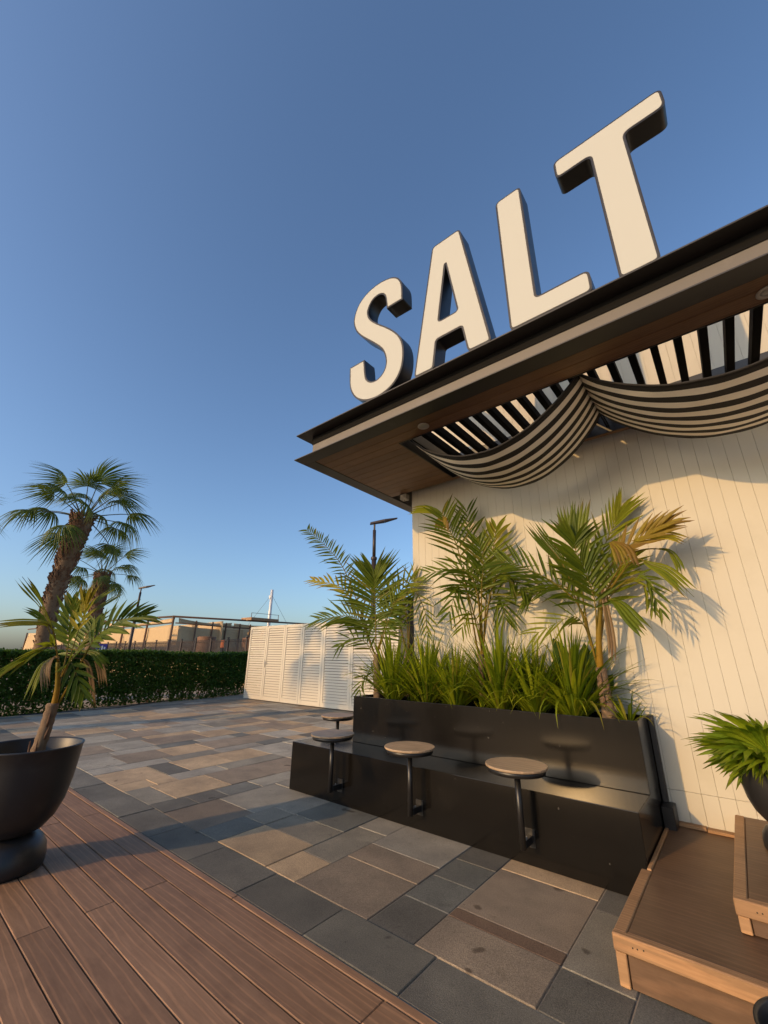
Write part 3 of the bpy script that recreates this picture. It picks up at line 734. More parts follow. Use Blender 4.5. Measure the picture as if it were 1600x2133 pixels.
PALM_C=[
('trunk',[(-0.99,4.4,1.0),(-1.0,4.4,1.2),(-1.0,4.4,1.42)],(0.06,0.042)),
('s',[(-1.01,4.4,1.38),(-0.96,4.35,1.72),(-0.88,4.32,2.06)],(0.03,0.02)),
('p',[(-1.03,4.4,1.45),(-1.06,4.25,1.93),(-1.24,4.15,2.19),(-1.51,4.05,2.37),(-1.71,4.0,2.44)],(0.4,26,60,35,0.02,0.3,0)),
('b',[(-1.07,4.3,2.0),(-1.16,4.2,2.39),(-1.29,4.15,2.62),(-1.41,4.12,2.85)],(0.36,7,12,8,0.045,0.15,0)),
('p',[(-1.06,4.4,1.61),(-1.04,4.3,2.17),(-1.03,4.26,2.52),(-1.02,4.25,2.6)],(0.38,20,60,25,0.024,0.35,0)),
('b',[(-1.03,4.26,2.51),(-1.06,4.24,2.73),(-1.06,4.24,3.03)],(0.24,6,9,6,0.05,0.05,0)),
('b',[(-1.03,4.26,2.51),(-0.98,4.27,2.76),(-0.9,4.28,3.05)],(0.24,6,9,6,0.05,0.05,0)),
('p',[(-0.99,4.4,1.61),(-0.92,4.45,2.06),(-0.89,4.52,2.42),(-0.73,4.58,2.75),(-0.64,4.6,2.92)],(0.42,18,35,14,0.02,0.5,1)),
('p',[(-0.96,4.4,1.67),(-0.85,4.35,2.15),(-0.69,4.3,2.4),(-0.45,4.28,2.55),(-0.27,4.26,2.62)],(0.34,16,30,15,0.03,0.5,3)),
('b',[(-0.54,4.28,2.53),(-0.36,4.25,2.54),(-0.23,4.24,2.51),(-0.13,4.23,2.44)],(0.2,4,7,5,0.035,0.05,2)),
('b',[(-0.69,4.2,2.53),(-0.62,4.16,2.43),(-0.59,4.15,2.26)],(0.24,6,14,9,0.055,0.0,3)),
('b',[(-0.83,4.3,2.07),(-0.55,4.2,2.33),(-0.42,4.18,2.27),(-0.31,4.16,2.18),(-0.17,4.14,1.97)],(0.3,5,8,6,0.045,0.4,1)),
('b',[(-0.84,4.35,2.05),(-0.73,4.25,1.96),(-0.64,4.2,1.82),(-0.55,4.18,1.69)],(0.26,4,8,6,0.045,0.1,0)),
('p',[(-1.04,4.4,1.61),(-1.07,4.25,1.82),(-1.15,4.15,1.86),(-1.43,4.1,1.73)],(0.34,14,45,25,0.014,0.3,1)),
('p',[(-0.88,4.35,1.99),(-0.68,4.35,2.15),(-0.53,4.35,2.15),(-0.5,4.35,1.93)],(0.18,10,40,20,0.016,0.5,1)),
('p',[(-0.87,4.35,2.04),(-0.61,4.25,2.18),(-0.49,4.25,2.17),(-0.43,4.25,1.91)],(0.2,10,40,20,0.018,0.5,0)),
('b',[(-0.84,4.35,2.1),(-0.59,4.4,2.43),(-0.32,4.45,2.45),(-0.25,4.45,2.34),(-0.23,4.45,2.2)],(0.16,3,8,6,0.022,0.45,1)),
('p',[(-1.01,4.4,1.56),(-0.93,4.25,1.98),(-0.94,4.18,2.2),(-0.97,4.14,2.37)],(0.4,20,55,28,0.024,0.3,0)),
('p',[(-0.96,4.4,1.67),(-0.86,4.45,2.05),(-0.8,4.5,2.23),(-0.69,4.54,2.4)],(0.36,18,55,28,0.022,0.3,1)),
('p',[(-1.04,4.4,1.56),(-1.16,4.4,2.13),(-1.43,4.4,2.22),(-1.6,4.38,2.14)],(0.36,20,60,30,0.018,0.3,0)),
('b',[(-0.86,4.3,2.15),(-0.85,4.28,1.92),(-0.85,4.28,1.66),(-0.88,4.28,1.43)],(0.2,3,4,3,0.02,0.0,4)),
]
PALM_D=[
('trunk',[(-4.46,1.10,0.62),(-4.46,1.13,0.90),(-4.46,1.14,1.11)],(0.046,0.042)),
('s',[(-4.46,1.15,1.09),(-4.46,1.14,1.24),(-4.46,1.1,1.43)],(0.024,0.015)),
('b',[(-4.46,1.1,1.43),(-4.36,0.99,1.67),(-4.26,0.84,1.88),(-4.18,0.66,2.06)],(0.22,5,8,6,0.035,0.35,1)),
('b',[(-4.46,1.1,1.43),(-4.36,0.97,1.7),(-4.36,0.8,1.73),(-4.36,0.58,1.69)],(0.24,4,7,5,0.035,0.4,2)),
('p',[(-4.46,1.11,1.43),(-4.3,1.0,1.56),(-4.22,0.89,1.49),(-4.16,0.76,1.39)],(0.24,12,20,12,0.028,0.3,1)),
('p',[(-4.46,1.18,1.11),(-4.26,1.21,1.43),(-4.16,1.25,1.63),(-4.06,1.37,1.77),(-4.02,1.52,1.81)],(0.3,24,60,30,0.026,0.42,0)),
('p',[(-4.46,1.17,1.24),(-4.46,1.18,1.54),(-4.5,1.21,1.83),(-4.5,1.21,1.92)],(0.26,14,40,15,0.026,0.5,2)),
('b',[(-4.5,1.2,1.86),(-4.52,1.2,1.98),(-4.52,1.22,2.12)],(0.18,6,16,10,0.03,0.0,2)),
('b',[(-4.5,1.2,1.86),(-4.52,1.3,1.98),(-4.56,1.43,2.11)],(0.12,3,7,5,0.022,0.0,1)),
('b',[(-4.5,1.21,1.81),(-4.52,1.35,1.93),(-4.56,1.5,2.06)],(0.12,3,7,5,0.022,0.0,1)),
('p',[(-4.46,1.15,1.27),(-4.56,1.17,1.54),(-4.62,1.16,1.72),(-4.66,1.15,1.93)],(0.26,14,40,18,0.028,0.4,0)),
('b',[(-4.46,1.1,1.47),(-4.26,0.97,1.44),(-4.16,0.92,1.33),(-4.12,0.89,1.17)],(0.18,3,6,4,0.022,0.1,1)),
('b',[(-4.46,1.1,1.46),(-4.16,0.98,1.46),(-4.06,0.94,1.38),(-4.02,0.97,1.23)],(0.18,4,8,5,0.022,0.1,4)),
('b',[(-4.46,1.16,1.47),(-4.46,1.29,1.44),(-4.46,1.37,1.31),(-4.46,1.45,1.04)],(0.2,2,4,3,0.014,0.2,4)),
('b',[(-4.46,1.15,1.5),(-4.56,1.38,1.48),(-4.58,1.47,1.38),(-4.58,1.53,1.21)],(0.2,5,9,6,0.024,0.2,4)),
('b',[(-4.46,1.13,1.54),(-4.26,1.27,1.51),(-4.18,1.32,1.46),(-4.14,1.38,1.39)],(0.18,3,8,6,0.022,0.2,0)),
('p',[(-4.46,1.15,1.31),(-4.22,1.12,1.43),(-4.1,1.15,1.35),(-4.06,1.21,1.22)],(0.2,12,45,20,0.022,0.2,0)),
('b',[(-4.46,1.08,1.5),(-4.5,0.96,1.73),(-4.52,0.88,1.81),(-4.54,0.78,1.85)],(0.16,2,5,4,0.016,0.3,0)),
('p',[(-4.46,1.15,1.31),(-4.66,1.26,1.5),(-4.78,1.35,1.66),(-4.86,1.41,1.78)],(0.28,18,55,30,0.026,0.3,0)),
]
palm('feather_palm', PALM_A, 'young feather palm at the open end of the planter with a long leaning frond', 4.70, 11)
palm('feather_palm', PALM_B, 'slender young feather palm in the middle of the planter with yellow stem', 4.70, 12)
palm('feather_palm', PALM_C, 'young feather palm near the steps with yellow shaft and browned leaf tips', 4.70, 13)
palm('feather_palm', PALM_D, 'leaning young palm with broad blades growing in the pot on the deck', None, 14)

# ------------------------------------------------------------------ strap-leaved plants in the trough
def strap_plant(x, y, h, lab, seed, n=85):
    rng = random.Random(seed); m = MB()
    for i in range(n):
        a = rng.uniform(0, 6.283); r = rng.uniform(0, .07); out = Vector((math.cos(a), math.sin(a)*.8, 0))
        lean = rng.uniform(.0, 1.0)**.7; L = h*rng.uniform(.75, 1.25)*(1.05-.15*lean); w = rng.uniform(.018, .034)
        p = Vector((x, y, .95)) + out*r; b = len(m.V); S = out.cross(Vector((0,0,1))).normalized()
        g0 = lerp((.090,.150,.008), (.330,.370,.018), rng.random()**1.2)
        if rng.random() < .08: g0 = (.24,.22,.03)
        pts = []; el = rad(92-58*lean); q = p.copy(); seg = 8
        tw = rng.uniform(-1.6, 1.6); bend = rng.uniform(.35, 1.9)*(.15+.85*lean)
        for k in range(seg+1):
            t = k/seg; pts.append(q.copy()); e = el - bend*1.25*t*t
            q = q + (out*math.cos(e)+Vector((0,0,1))*math.sin(e)+S*tw*.12*t)*(L/seg)
        for k, q in enumerate(pts):
            t = k/seg; ww = w*(.55+.9*t if t < .4 else .91*(1-((t-.4)/.6)**2.2)+.03)
            for s in (-1, 0, 1):
                v = q + S*(s*ww*.5) + Vector((0,0,1))*(abs(s)*ww*.22)
                v.y = min(v.y, 4.705)
                if v.z < 1.03 and PY0-.005 < v.y < PY0+.03: v.z = 1.03
                if v.z < .96 and v.y > PY0: v.z = .96
                if v.z < 1.0 and v.y < PY0: v.y = min(v.y, PY0-.006)
                m.V.append(v); m.C.append(lerp(g0, (.20,.17,.04), max(0, t-.85)*3))
        for k in range(seg):
            c = b+k*3; m.F += [(c, c+1, c+4, c+3), (c+1, c+2, c+5, c+4)]
    o = m.build('strap_leaf_plant', MAT['strap'], smooth=True, colour=True)
    o.location = (0, 0, 0)
    tag(o, lab, 'plant', 'strap leaved plants in the trough'); return o
LAB = ['dense green strap-leaved clump beside the leaning palm at the planter end', 'green strap-leaved clump between the leaning palm and the slender palm',
 'grassy clump rising just before the slender middle palm', 'tall grassy clump just past the slender middle palm', 'spreading grassy clump halfway between the middle palm and the yellow-shafted palm',
 'grassy clump at the foot of the yellow-shafted palm', 'small grassy tuft in the corner of the planter beside the steps']
for i, (x, h) in enumerate(((-3.46,.82),(-2.95,.78),(-2.56,.62),(-2.02,.88),(-1.66,.66),(-1.30,.80),(-.86,.28))):
    strap_plant(x, 4.42, h, LAB[i], 40+i, 215 if i < 6 else 26)
BACK = ['short grassy tuft against the wall behind the two clumps near the leaning palm','short grassy tuft against the wall halfway from the leaning palm to the slender palm','short grassy tuft against the wall right behind the slender middle palm','short grassy tuft against the wall just past the slender palm','short grassy tuft against the wall next to the broad-leaved plant']
# low second row of clumps at the back
for i, x in enumerate((-3.25,-2.80,-2.30,-1.82,-1.44)):
    strap_plant(x, 4.56, .52, BACK[i], 60+i, 45)

def broadleaf(x, y):
    rng = random.Random(5); t = empty('broadleaf_plant', (x, y, .95)); tag(t, 'broad-leaved dark green plant behind the yellow-shafted palm', 'plant')
    for a, el, L, h in ((-2.3,70,.40,.42),(2.9,66,.36,.30),(.3,76,.44,.30),(-.4,55,.32,.22),(-1.4,60,.34,.20),(1.4,72,.42,.34)):
        m = MB(); p = Vector((x, y, .95)); d = Vector((math.cos(a)*math.cos(rad(el)), math.sin(a)*math.cos(rad(el))*.6, math.sin(rad(el)))).normalized()
        k0 = len(m.V); m.tube([p, p+d*h], [.008,.005], 5); m.C += [(.06,.09,.02)]*(len(m.V)-k0)
        blade(m, p+d*h, d, Vector((.2,-.9,.3)), L, .16, .12, (.055,.10,.014), (.08,.12,.02), 8, .10, 4.69, ((0,.05),(.15,.7),(.4,1),(.7,.75),(1,.03)))
        m.build('leaf', MAT['leaf'], t, smooth=True, colour=True)
broadleaf(-1.22, 4.57)

# ------------------------------------------------------------------ palmate (fan) leaves
def fan_mesh(name, petiole, R, n, spread, droop, seed, greens, split=.45, curl=.0, petcol=(.13,.13,.03), wscale=1.0):
    rng = random.Random(seed); m = MB()
    pp = [Vector((petiole*t, 0, .10*petiole*math.sin(math.pi*t*.5)*t - curl*petiole*t*t)) for t in (0,.25,.5,.75,1)]
    k0 = len(m.V); m.tube(pp, [.018*R+.006]*2+[.013*R+.004]*2+[.010*R+.003], 6); m.C += [petcol]*(len(m.V)-k0)
    hub = pp[-1]; T = (pp[-1]-pp[-2]).normalized(); side = Vector((0,1,0)); up = T.cross(side)*-1
    if up.z < 0: up = -up
    dth = rad(2*spread)/n
    for i in range(n):
        a = -rad(spread)+dth*(i+.5); q = abs(a)/rad(spread)
        L = R*(1-.30*q*q)*rng.uniform(.88, 1.08)
        d = (T*math.cos(a)+side*math.sin(a)+up*(.10-.16*q)).normalized(); lat = (side*math.cos(a)-T*math.sin(a)).normalized()
        nr = d.cross(lat); nr = -nr if nr.z < 0 else nr
        c0 = lerp(greens[0], greens[1], rng.random()); b = len(m.V); segs = 7; dr = droop*rng.uniform(.7, 1.4)
        for k in range(segs+1):
            t = k/segs; w = 2*L*t*math.tan(dth/2)*wscale
            if t > split: w = 2*L*split*math.tan(dth/2)*wscale*(1-((t-split)/(1-split))**1.3)+.002
            c = hub + d*(L*t) + Vector((0,0,-1))*(dr*L*max(0, t-.25)**2.0*1.6) + lat*rng.uniform(-.01,.01)*R*t
            cc = lerp(c0, (.16,.12,.04), max(0, t-.86)*4)
            for s in (-1, 0, 1):
                m.V.append(c+lat*(s*w*.5)+nr*(.30*w*(1-abs(s)))); m.C.append(cc)
        for k in range(segs):
            c = b+k*3; m.F += [(c, c+1, c+4, c+3), (c+1, c+2, c+5, c+4)]
    me = mesh(name, m.V, m.F); at = me.color_attributes.new('Col', 'FLOAT_COLOR', 'POINT'); fl = []
    for c in m.C: fl += [c[0], c[1], c[2], 1]
    at.data.foreach_set('color', fl); me.materials.append(MAT['leaf']); return me
def place_leaf(me, parent, pos, az, el, roll, s=1.0, name='fan_leaf'):
    o = bpy.data.objects.new(name, me); COL.objects.link(o); o.parent = parent; o.matrix_parent_inverse = parent_inv(parent)
    o.rotation_euler = (Matrix.Rotation(az, 3, 'Z') @ Matrix.Rotation(-el, 3, 'Y') @ Matrix.Rotation(roll, 3, 'X')).to_euler()
    o.location = pos; o.scale = (s, s, s); return o
# fan palm in the pot on the step
rng = random.Random(21)
fans = [fan_mesh('fan_leaf', .17, .36, 24, 130, .40, 70+k, ((.12,.195,.010),(.23,.29,.014)), .66, .1, wscale=1.12) for k in range(3)]
fp = empty('fan_palm', (POT_E[0], POT_E[1], POT_E[2]+.43)); tag(fp, 'bushy bright green fan palm growing in the pot on the step', 'palm')
for k, (az, el, s) in enumerate(((200,36,.95),(238,30,.95),(268,22,.95),(180,56,.95),(215,66,.9),(150,44,.85),(290,45,.95),(325,34,.9),(250,58,.9),(168,28,.9),(100,62,.75),(30,50,.85),(350,64,.85))):
    place_leaf(fans[k % 3], fp, (POT_E[0]+rng.uniform(-.03,.03), POT_E[1]+rng.uniform(-.03,.03), POT_E[2]+.44), rad(az), rad(el), rng.uniform(-.4,.4), s)
# palm in the pot in front of the step (its leaves stay low)
# tall fan palms beyond the hedge
wash = [fan_mesh('fan_leaf', 1.25, .92, 34, 105, .85, 90+k, ((.055,.090,.014),(.120,.150,.024)), .55, .16, (.12,.11,.035), 1.0) for k in range(4)]
def boot_mesh():
    m = MB(); m.hexa([(0,-.055,0),(0,.055,0),(.05,.05,.0),(.05,-.05,.0)], [(.10,-.035,.20),(.10,.035,.20),(.15,.03,.17),(.15,-.03,.17)])
    me = mesh('leaf_base', m.V, m.F); me.materials.append(MAT['boot']); return me
BOOT = boot_mesh()
def tall_palm(base, top, r0, r1, lab, seed, nl=20, s=1.0, els=(84,-30), boots=760):
    rng = random.Random(seed); base, top = Vector(base), Vector(top)
    t = empty('fan_palm_tree', base); tag(t, lab, 'palm tree', 'tall fan palms beyond the hedge')
    mid = base.lerp(top, .5) + Vector((.10*(top-base).y, -.10*(top-base).x, .0))
    sp = crom([base, mid, top], 24); m = MB()
    rr = [(r0+(r1-r0)*(i/24))*(1+rng.uniform(-.05,.05)) for i in range(25)]
    rr[0] *= 1.25; m.tube(sp, rr, 16); m.build('trunk', MAT['bark'], t, smooth=True)
    bm_ = MB()
    for k in range(boots):
        u = rng.random()**.75; f = (.25+.75*u)*24; i = min(int(f), 23); p = sp[i].lerp(sp[i+1], f-i); a = rng.uniform(0, 6.283)
        rot = Matrix.Rotation(a, 3, 'Z'); sc_ = rng.uniform(.45, .95)*(r1/.25)*(.55+.6*u)
        off = Vector((math.cos(a), math.sin(a), 0))*rr[i]*.85; b = len(bm_.V)
        for v in BOOT.vertices: bm_.V.append(p+off+rot @ (v.co*sc_))
        bm_.F += [tuple(b+j for j in pl.vertices) for pl in BOOT.polygons]
    tag(bm_.build('leaf_bases', MAT['boot'], t), kind='stuff')
    for k in range(nl):
        az = k*2.39996+rng.uniform(-.3,.3); q = (k+.5)/nl; el = rad(els[0]+(els[1]-els[0])*q**.9+rng.uniform(-8,8))
        place_leaf(wash[k % 4], t, top+Vector((math.cos(az), math.sin(az), 0))*r1*.4+Vector((0,0,.12*(1-q))), az, el, rng.uniform(-.5,.5), s*rng.uniform(.85,1.12))
    return t
tall_palm((-19.05,4.25,-.05), (-17.00,3.85,6.05), .20, .29, 'tall shaggy fan palm leaning beside the hedge, the larger of the pair', 31, 20, .98)
tall_palm((-25.6,7.9,-.05), (-24.40,6.95,5.35), .25, .29, 'shorter fan palm standing behind the larger leaning palm', 32, 17, .88)
tall_palm((-20.9,.2,-.05), (-20.4,.3,5.3), .25, .29, 'fan palm whose frond tips reach in from beyond the hedge end', 33, 18, 1.0)
tall_palm((-14.4,-6.0,-.05), (-14.4,-6.0,6.6), .22, .26, 'fan palm standing behind the deck, casting its shadow on the louvred screen', 34, 20, 1.0)

# ------------------------------------------------------------------ louvred screen
YD = 9.35; DH = 2.52
scr = empty('louvred_screen', (-14.26, YD, 0)); tag(scr, 'long white louvred screen with folding door leaves', 'louvred screen')
slat_me = {}
def slat(w):
    k = round(w, 3)
    if k not in slat_me:
        m = MB(); m.hexa([(-w/2,-.010,-.034),(w/2,-.010,-.034),(w/2,-.002,-.034),(-w/2,-.002,-.034)], [(-w/2,.030,.032),(w/2,.030,.032),(w/2,.038,.032),(-w/2,.038,.032)])
        me = mesh('slat', m.V, m.F); me.materials.append(MAT['louvre']); slat_me[k] = me
    return slat_me[k]
edges = [-14.26,-13.17,-12.13,-11.20,-10.16,-8.92,-7.70,-6.48,-5.26,-4.04,-3.40]
for i, (a, b) in enumerate(zip(edges[:-1], edges[1:])):
    st = .085 if i not in (3, 4) else .10
    lf = empty('door_leaf', (a, YD, 0)); lf.parent = scr; lf.matrix_parent_inverse = parent_inv(scr)
    m = MB(); m.box(a+.006, a+st, YD, YD+.045, .03, DH); m.box(b-st, b-.006, YD, YD+.045, .03, DH)
    m.box(a+st, b-st, YD+.001, YD+.044, .03, .16); m.box(a+st, b-st, YD+.001, YD+.044, DH-.10, DH)
    m.build('leaf_frame', MAT['louvre'], lf)
    zc = .205
    while zc < DH-.12:
        o = bpy.data.objects.new('slat', slat(b-a-2*st+.004)); COL.objects.link(o); o.location = ((a+b)/2, YD+.006, zc)
        o.parent = lf; o.matrix_parent_inverse = parent_inv(lf); zc += .0805
    if i in (0, 1, 2):
        for hz in (.35, 1.25, 2.15): MB().tube([(b, YD-.006, hz), (b, YD-.006, hz+.12)], .010, 8).build('hinge', MAT['louvre'], lf)
MB().box(-13.165+.015, -13.165+.055, YD-.012, YD-.001, 1.10, 1.32).build('lock_plate', MAT['chrome'], scr)
MB().tube([(-13.13,YD-.012,1.24),(-13.13,YD-.06,1.24),(-13.00,YD-.06,1.24)], .011, 8).build('handle', MAT['chrome'], scr, smooth=True)
MB().box(-14.24, -3.42, YD+.60, YD+.64, 0, DH-.02).build('shade_backing', MAT['charcoal'], scr)  # dark sheet added behind the slats so their gaps read as shade

# dark column and plant beside the kiosk's side wall
t = empty('dark_column', (-4.55, 6.2, 0)); tag(t, 'plain dark column standing past the planter end beside the kiosk corner', 'column')
MB().box(-4.66,-4.42,6.10,6.34,.02,2.50).build('shaft', MAT['black'], t, bevel=.01); MB().box(-4.70,-4.38,6.06,6.38,.0,.019).build('base_plate', MAT['black'], t)
MB().box(-4.68,-4.40,6.08,6.36,2.501,2.53).build('cap', MAT['black'], t, bevel=.006)
CP = (-4.16, 5.72)
PALM_F = [('trunk',[(CP[0],CP[1],.24),(CP[0]-.02,CP[1],.9),(CP[0]-.03,CP[1],1.5)],(.06,.045)),
 ('p',[(CP[0],CP[1],1.45),(CP[0]-.15,CP[1]-.1,2.1),(CP[0]-.35,CP[1]-.2,2.6),(CP[0]-.7,CP[1]-.3,2.75)],(.45,22,60,30,.024,.3,1)),
 ('p',[(CP[0],CP[1],1.45),(CP[0]-.02,CP[1]+.1,2.2),(CP[0]+.05,CP[1]+.2,2.75),(CP[0]+.3,CP[1]+.25,3.0)],(.42,22,60,30,.024,.3,1)),
 ('p',[(CP[0],CP[1],1.45),(CP[0]+.12,CP[1]-.2,2.1),(CP[0]+.2,CP[1]-.45,2.45),(CP[0]+.25,CP[1]-.75,2.3)],(.42,22,60,30,.024,.3,0)),
 ('p',[(CP[0],CP[1],1.45),(CP[0]-.25,CP[1]+.1,2.0),(CP[0]-.6,CP[1]+.2,2.25),(CP[0]-1.0,CP[1]+.2,2.0)],(.42,22,60,30,.024,.3,0)),
 ('p',[(CP[0],CP[1],1.45),(CP[0]+.1,CP[1]+.25,2.0),(CP[0]+.3,CP[1]+.6,2.25),(CP[0]+.4,CP[1]+1.0,2.0)],(.42,22,60,30,.024,.3,0))]
pot((CP[0], CP[1], .0), .42, 'small black pot on the ground round the kiosk corner')
palm('feather_palm', PALM_F, 'feather palm half hidden behind the planter palms at the kiosk corner', None, 15)

# ------------------------------------------------------------------ hedge
def hedge():
    rng = random.Random(3); t = empty('hedge', (-15.6, 5.5, -.06)); tag(t, 'long clipped dark green hedge along the sandy strip', 'hedge')
    m = MB(); V = m.V; F = m.F; C = m.C
    def front(y): return -14.95 - (y-2.7)*.147
    y_0, y_1 = -3.5, 12.6; D = .95; H = 1.56
    for k in range(120000):
        y = rng.uniform(y_0, y_1); r = rng.random()
        if r < .46:   # front face
            z = rng.uniform(.02, H); dx = abs(rng.gauss(0, .09))
            if z < .62 and rng.random() < .28*(1-z/.62)**.8 + .02: continue
            hole = math.sin(y*3.1)+math.sin(y*1.7+1.3)+math.sin(y*5.3+.7)
            if z < .55 and hole > 1.3 and rng.random() < .75: continue
        elif r < .72: z = H+rng.gauss(0, .030)+.01; dx = rng.uniform(0, D)
        else:
            z = rng.uniform(.30, H-.05); dx = rng.uniform(.1, D)
        x = front(y)-dx + .03*math.sin(y*2.3)+.03*math.sin(y*7+z*5)
        z += .025*math.sin(y*1.3)+.012*math.sin(y*4.1)
        L = rng.uniform(.055, .10); a = rng.uniform(0, 6.283); e = rng.uniform(-.6, 1.2)
        d = Vector((math.cos(a)*math.cos(e), math.sin(a)*math.cos(e), math.sin(e))); s = d.cross(Vector((rng.uniform(-1,1), rng.uniform(-1,1), rng.uniform(-1,1)))).normalized()*L*.36
        p = Vector((x, y, z-.06)); b = len(V)
        V += [p, p+d*L*.5+s, p+d*L, p+d*L*.5-s]; F.append((b, b+1, b+2, b+3))
        c = lerp((.035,.078,.012), (.085,.150,.020), rng.random()); C += [c]*4
    tag(m.build('foliage', MAT['hedge'], t, colour=True), kind='stuff')
    y = y_0+.1
    while y < y_1:
        m = MB(); x = front(y)-.45+rng.uniform(-.15,.15)
        for _ in range(3):
            m.tube([(x+rng.uniform(-.05,.05), y+rng.uniform(-.05,.05), -.06), (x+rng.uniform(-.15,.15), y+rng.uniform(-.15,.15), .35), (x+rng.uniform(-.3,.3), y+rng.uniform(-.3,.3), .9)], [.022,.016,.008], 5)
        m.build('stem', MAT['rustic'], t); y += rng.uniform(.32, .5)
hedge()
tag(MB().tube(crom([(-15.25,1.0,-.045),(-15.1,2.8,-.045),(-14.90,4.3,-.045),(-15.0,5.5,-.045),(-15.6,6.5,-.045),(-16.1,7.6,-.045)], 30), .013, 7).build('irrigation_hose', MAT['black'], smooth=True), 'thin black irrigation hose lying on the sand along the hedge foot', 'hose')

# ------------------------------------------------------------------ picket fence beyond the hedge
YF = 13.4; FT = 2.36
fen = empty('picket_fence', (-30, YF, 0)); tag(fen, 'dark brown metal picket fence on a low wall beyond the hedge', 'fence')
m = MB(); x = -62.0
while x < -15.5: m.box(x-.022, x+.022, YF-.010, YF+.010, 1.02, FT-random.uniform(0,.01)); x += .128
tag(m.build('pickets', MAT['fence'], fen), kind='stuff')
for z in (1.12, 2.20): MB().box(-62, -15.5, YF+.011, YF+.031, z, z+.045).build('rail', MAT['fence'], fen)
x = -62
while x < -15.4:
    MB().box(x-.06, x+.06, YF-.06, YF-.0105, .9, FT+.05).build('post', MAT['fence'], fen); MB().box(x-.085, x+.085, YF-.10, YF+.010, FT+.051, FT+.10).build('post_cap', MAT['fence'], fen); x += 1.88
MB().box(-62, -15.5, YF+.032, YF+.25, -.06, 1.0).build('low_wall', MAT['canvas'], fen)

# ------------------------------------------------------------------ canvas pavilion
XC, YC = -35.5, 16.0
pav = empty('canvas_pavilion', (XC, YC, 0)); tag(pav, 'rustic timber pavilion hung with sand-coloured canvas behind the picket fence', 'pavilion')
def sheet(a, b, z0a, z0b, z1a, z1b, nx=14, nz=6, sag=.10, mat='canvas'):
    m = MB(); a, b = Vector(a), Vector(b); nrm = Vector((-(b-a).y, (b-a).x, 0)).normalized(); ph = random.uniform(0, 6)
    for j in range(nz+1):
        for i in range(nx+1):
            u = i/nx; v = j/nz; p = a.lerp(b, u); z = (z0a+(z0b-z0a)*u)*(1-v)+(z1a+(z1b-z1a)*u)*v
            z -= sag*math.sin(math.pi*u)*v
            p = p + nrm*(.10*math.sin(u*9+ph+v*2)*(1-.5*v))
            m.V.append((p.x, p.y, z))
    for j in range(nz):
        for i in range(nx): c = j*(nx+1)+i; m.F.append((c, c+1, c+nx+2, c+nx+1))
    o = m.build('canvas_panel', MAT[mat], pav, smooth=True); o.modifiers.new('t', 'SOLIDIFY').thickness = .02; return o
sheet((-60,YC+4,0), (XC+.5,YC+4,0), 1.3, 1.3, 4.35, 4.35)
sheet((XC-4,YC+3.5,0), (XC-4,YC+16,0), 1.3, 1.3, 4.4, 4.5)
def beam(p, q, r=.07, name='beam'): MB().tube([p, q], r, 8).build(name, MAT['rustic'], pav, smooth=True)
sheet((-45.8,YC,0), (XC-.15,YC,0), 2.1, 2.1, 3.80, 3.86)
sheet((-58,YC+.05,0), (-46,YC+.05,0), 2.1, 2.1, 3.9, 3.82)
sheet((-84,YC,0), (-70,YC,0), 1.9, 1.9, 4.4, 4.3)
sheet((-69.5,YC+.1,0), (-59,YC+.1,0), 1.9, 1.9, 4.3, 4.0)
sheet((XC,YC+.4,0), (XC,YC+6.5,0), 2.0, 2.0, 3.78, 3.70)
sheet((XC,YC+7,0), (XC,YC+14,0), 2.0, 2.0, 3.55, 3.70)
sheet((XC+.05,YC+.3,0), (XC+.05,YC+5.2,0), 3.95, 3.85, 4.38, 4.28, 16, 3, .2)
sheet((XC+.05,YC+5.4,0), (XC+.05,YC+11,0), 3.80, 4.0, 4.26, 4.44, 16, 3, .16)
sheet((-50,YC-.02,0), (XC-.1,YC-.02,0), 3.98, 3.98, 4.5, 4.40, 16, 3, .28)
for i, x in enumerate((-84,-77,-70,-64,-58,-52,-45.9,-40.5,XC)): beam((x,YC-.12,0), (x+.05*(i%2),YC-.12,4.45), .09, 'post')
for y in (17.8,19.3,20.6,22.0,23.1,25.2,27.4,30): beam((XC+.12,y,0), (XC+.12,y,4.25), .065, 'post')
beam((-84,YC-.15,4.95), (-45,YC-.15,4.70), .08); beam((-46,YC-.15,4.70), (XC+.2,YC-.15,4.45), .08); beam((XC+.15,YC-.3,4.45), (XC+.15,31,4.75), .08)
beam((XC+.2,YC,3.95), (XC+.2,YC+8,3.85), .05); beam((-60,YC-.2,3.95), (XC,YC-.2,3.95), .05)
MB().box(XC-.6, XC+1.1, 22.5, 25.6, 4.60, 4.85).build('upper_deck', MAT['timber'], pav)
for y in (22.5, 25.55): MB().tube([(XC+1.05,y,4.851),(XC+1.05,y,5.25)], .03, 6).build('rail_post', MAT['rustic'], pav)
MB().tube([(XC+1.05,22.5,5.25),(XC+1.05,25.6,5.25)], .02, 6).build('hand_rail', MAT['rustic'], pav)
MB().box(-84, XC+6, 13.7, 32, -.05, 1.25).build('terrace_floor', MAT['rustic'], pav)
sl_ = MB().tube(crom([(XC+1.6,23.6,2.3),(XC+1.6,23.5,3.2),(XC+1.6,24.0,3.9),(XC+1.6,24.5,3.5),(XC+1.6,24.55,2.5)], 16), .16, 10); tag(sl_.build('arched_sculpture', MAT['timber'], None, smooth=True), 'pale curved arch standing on the pavilion terrace', 'sculpture')
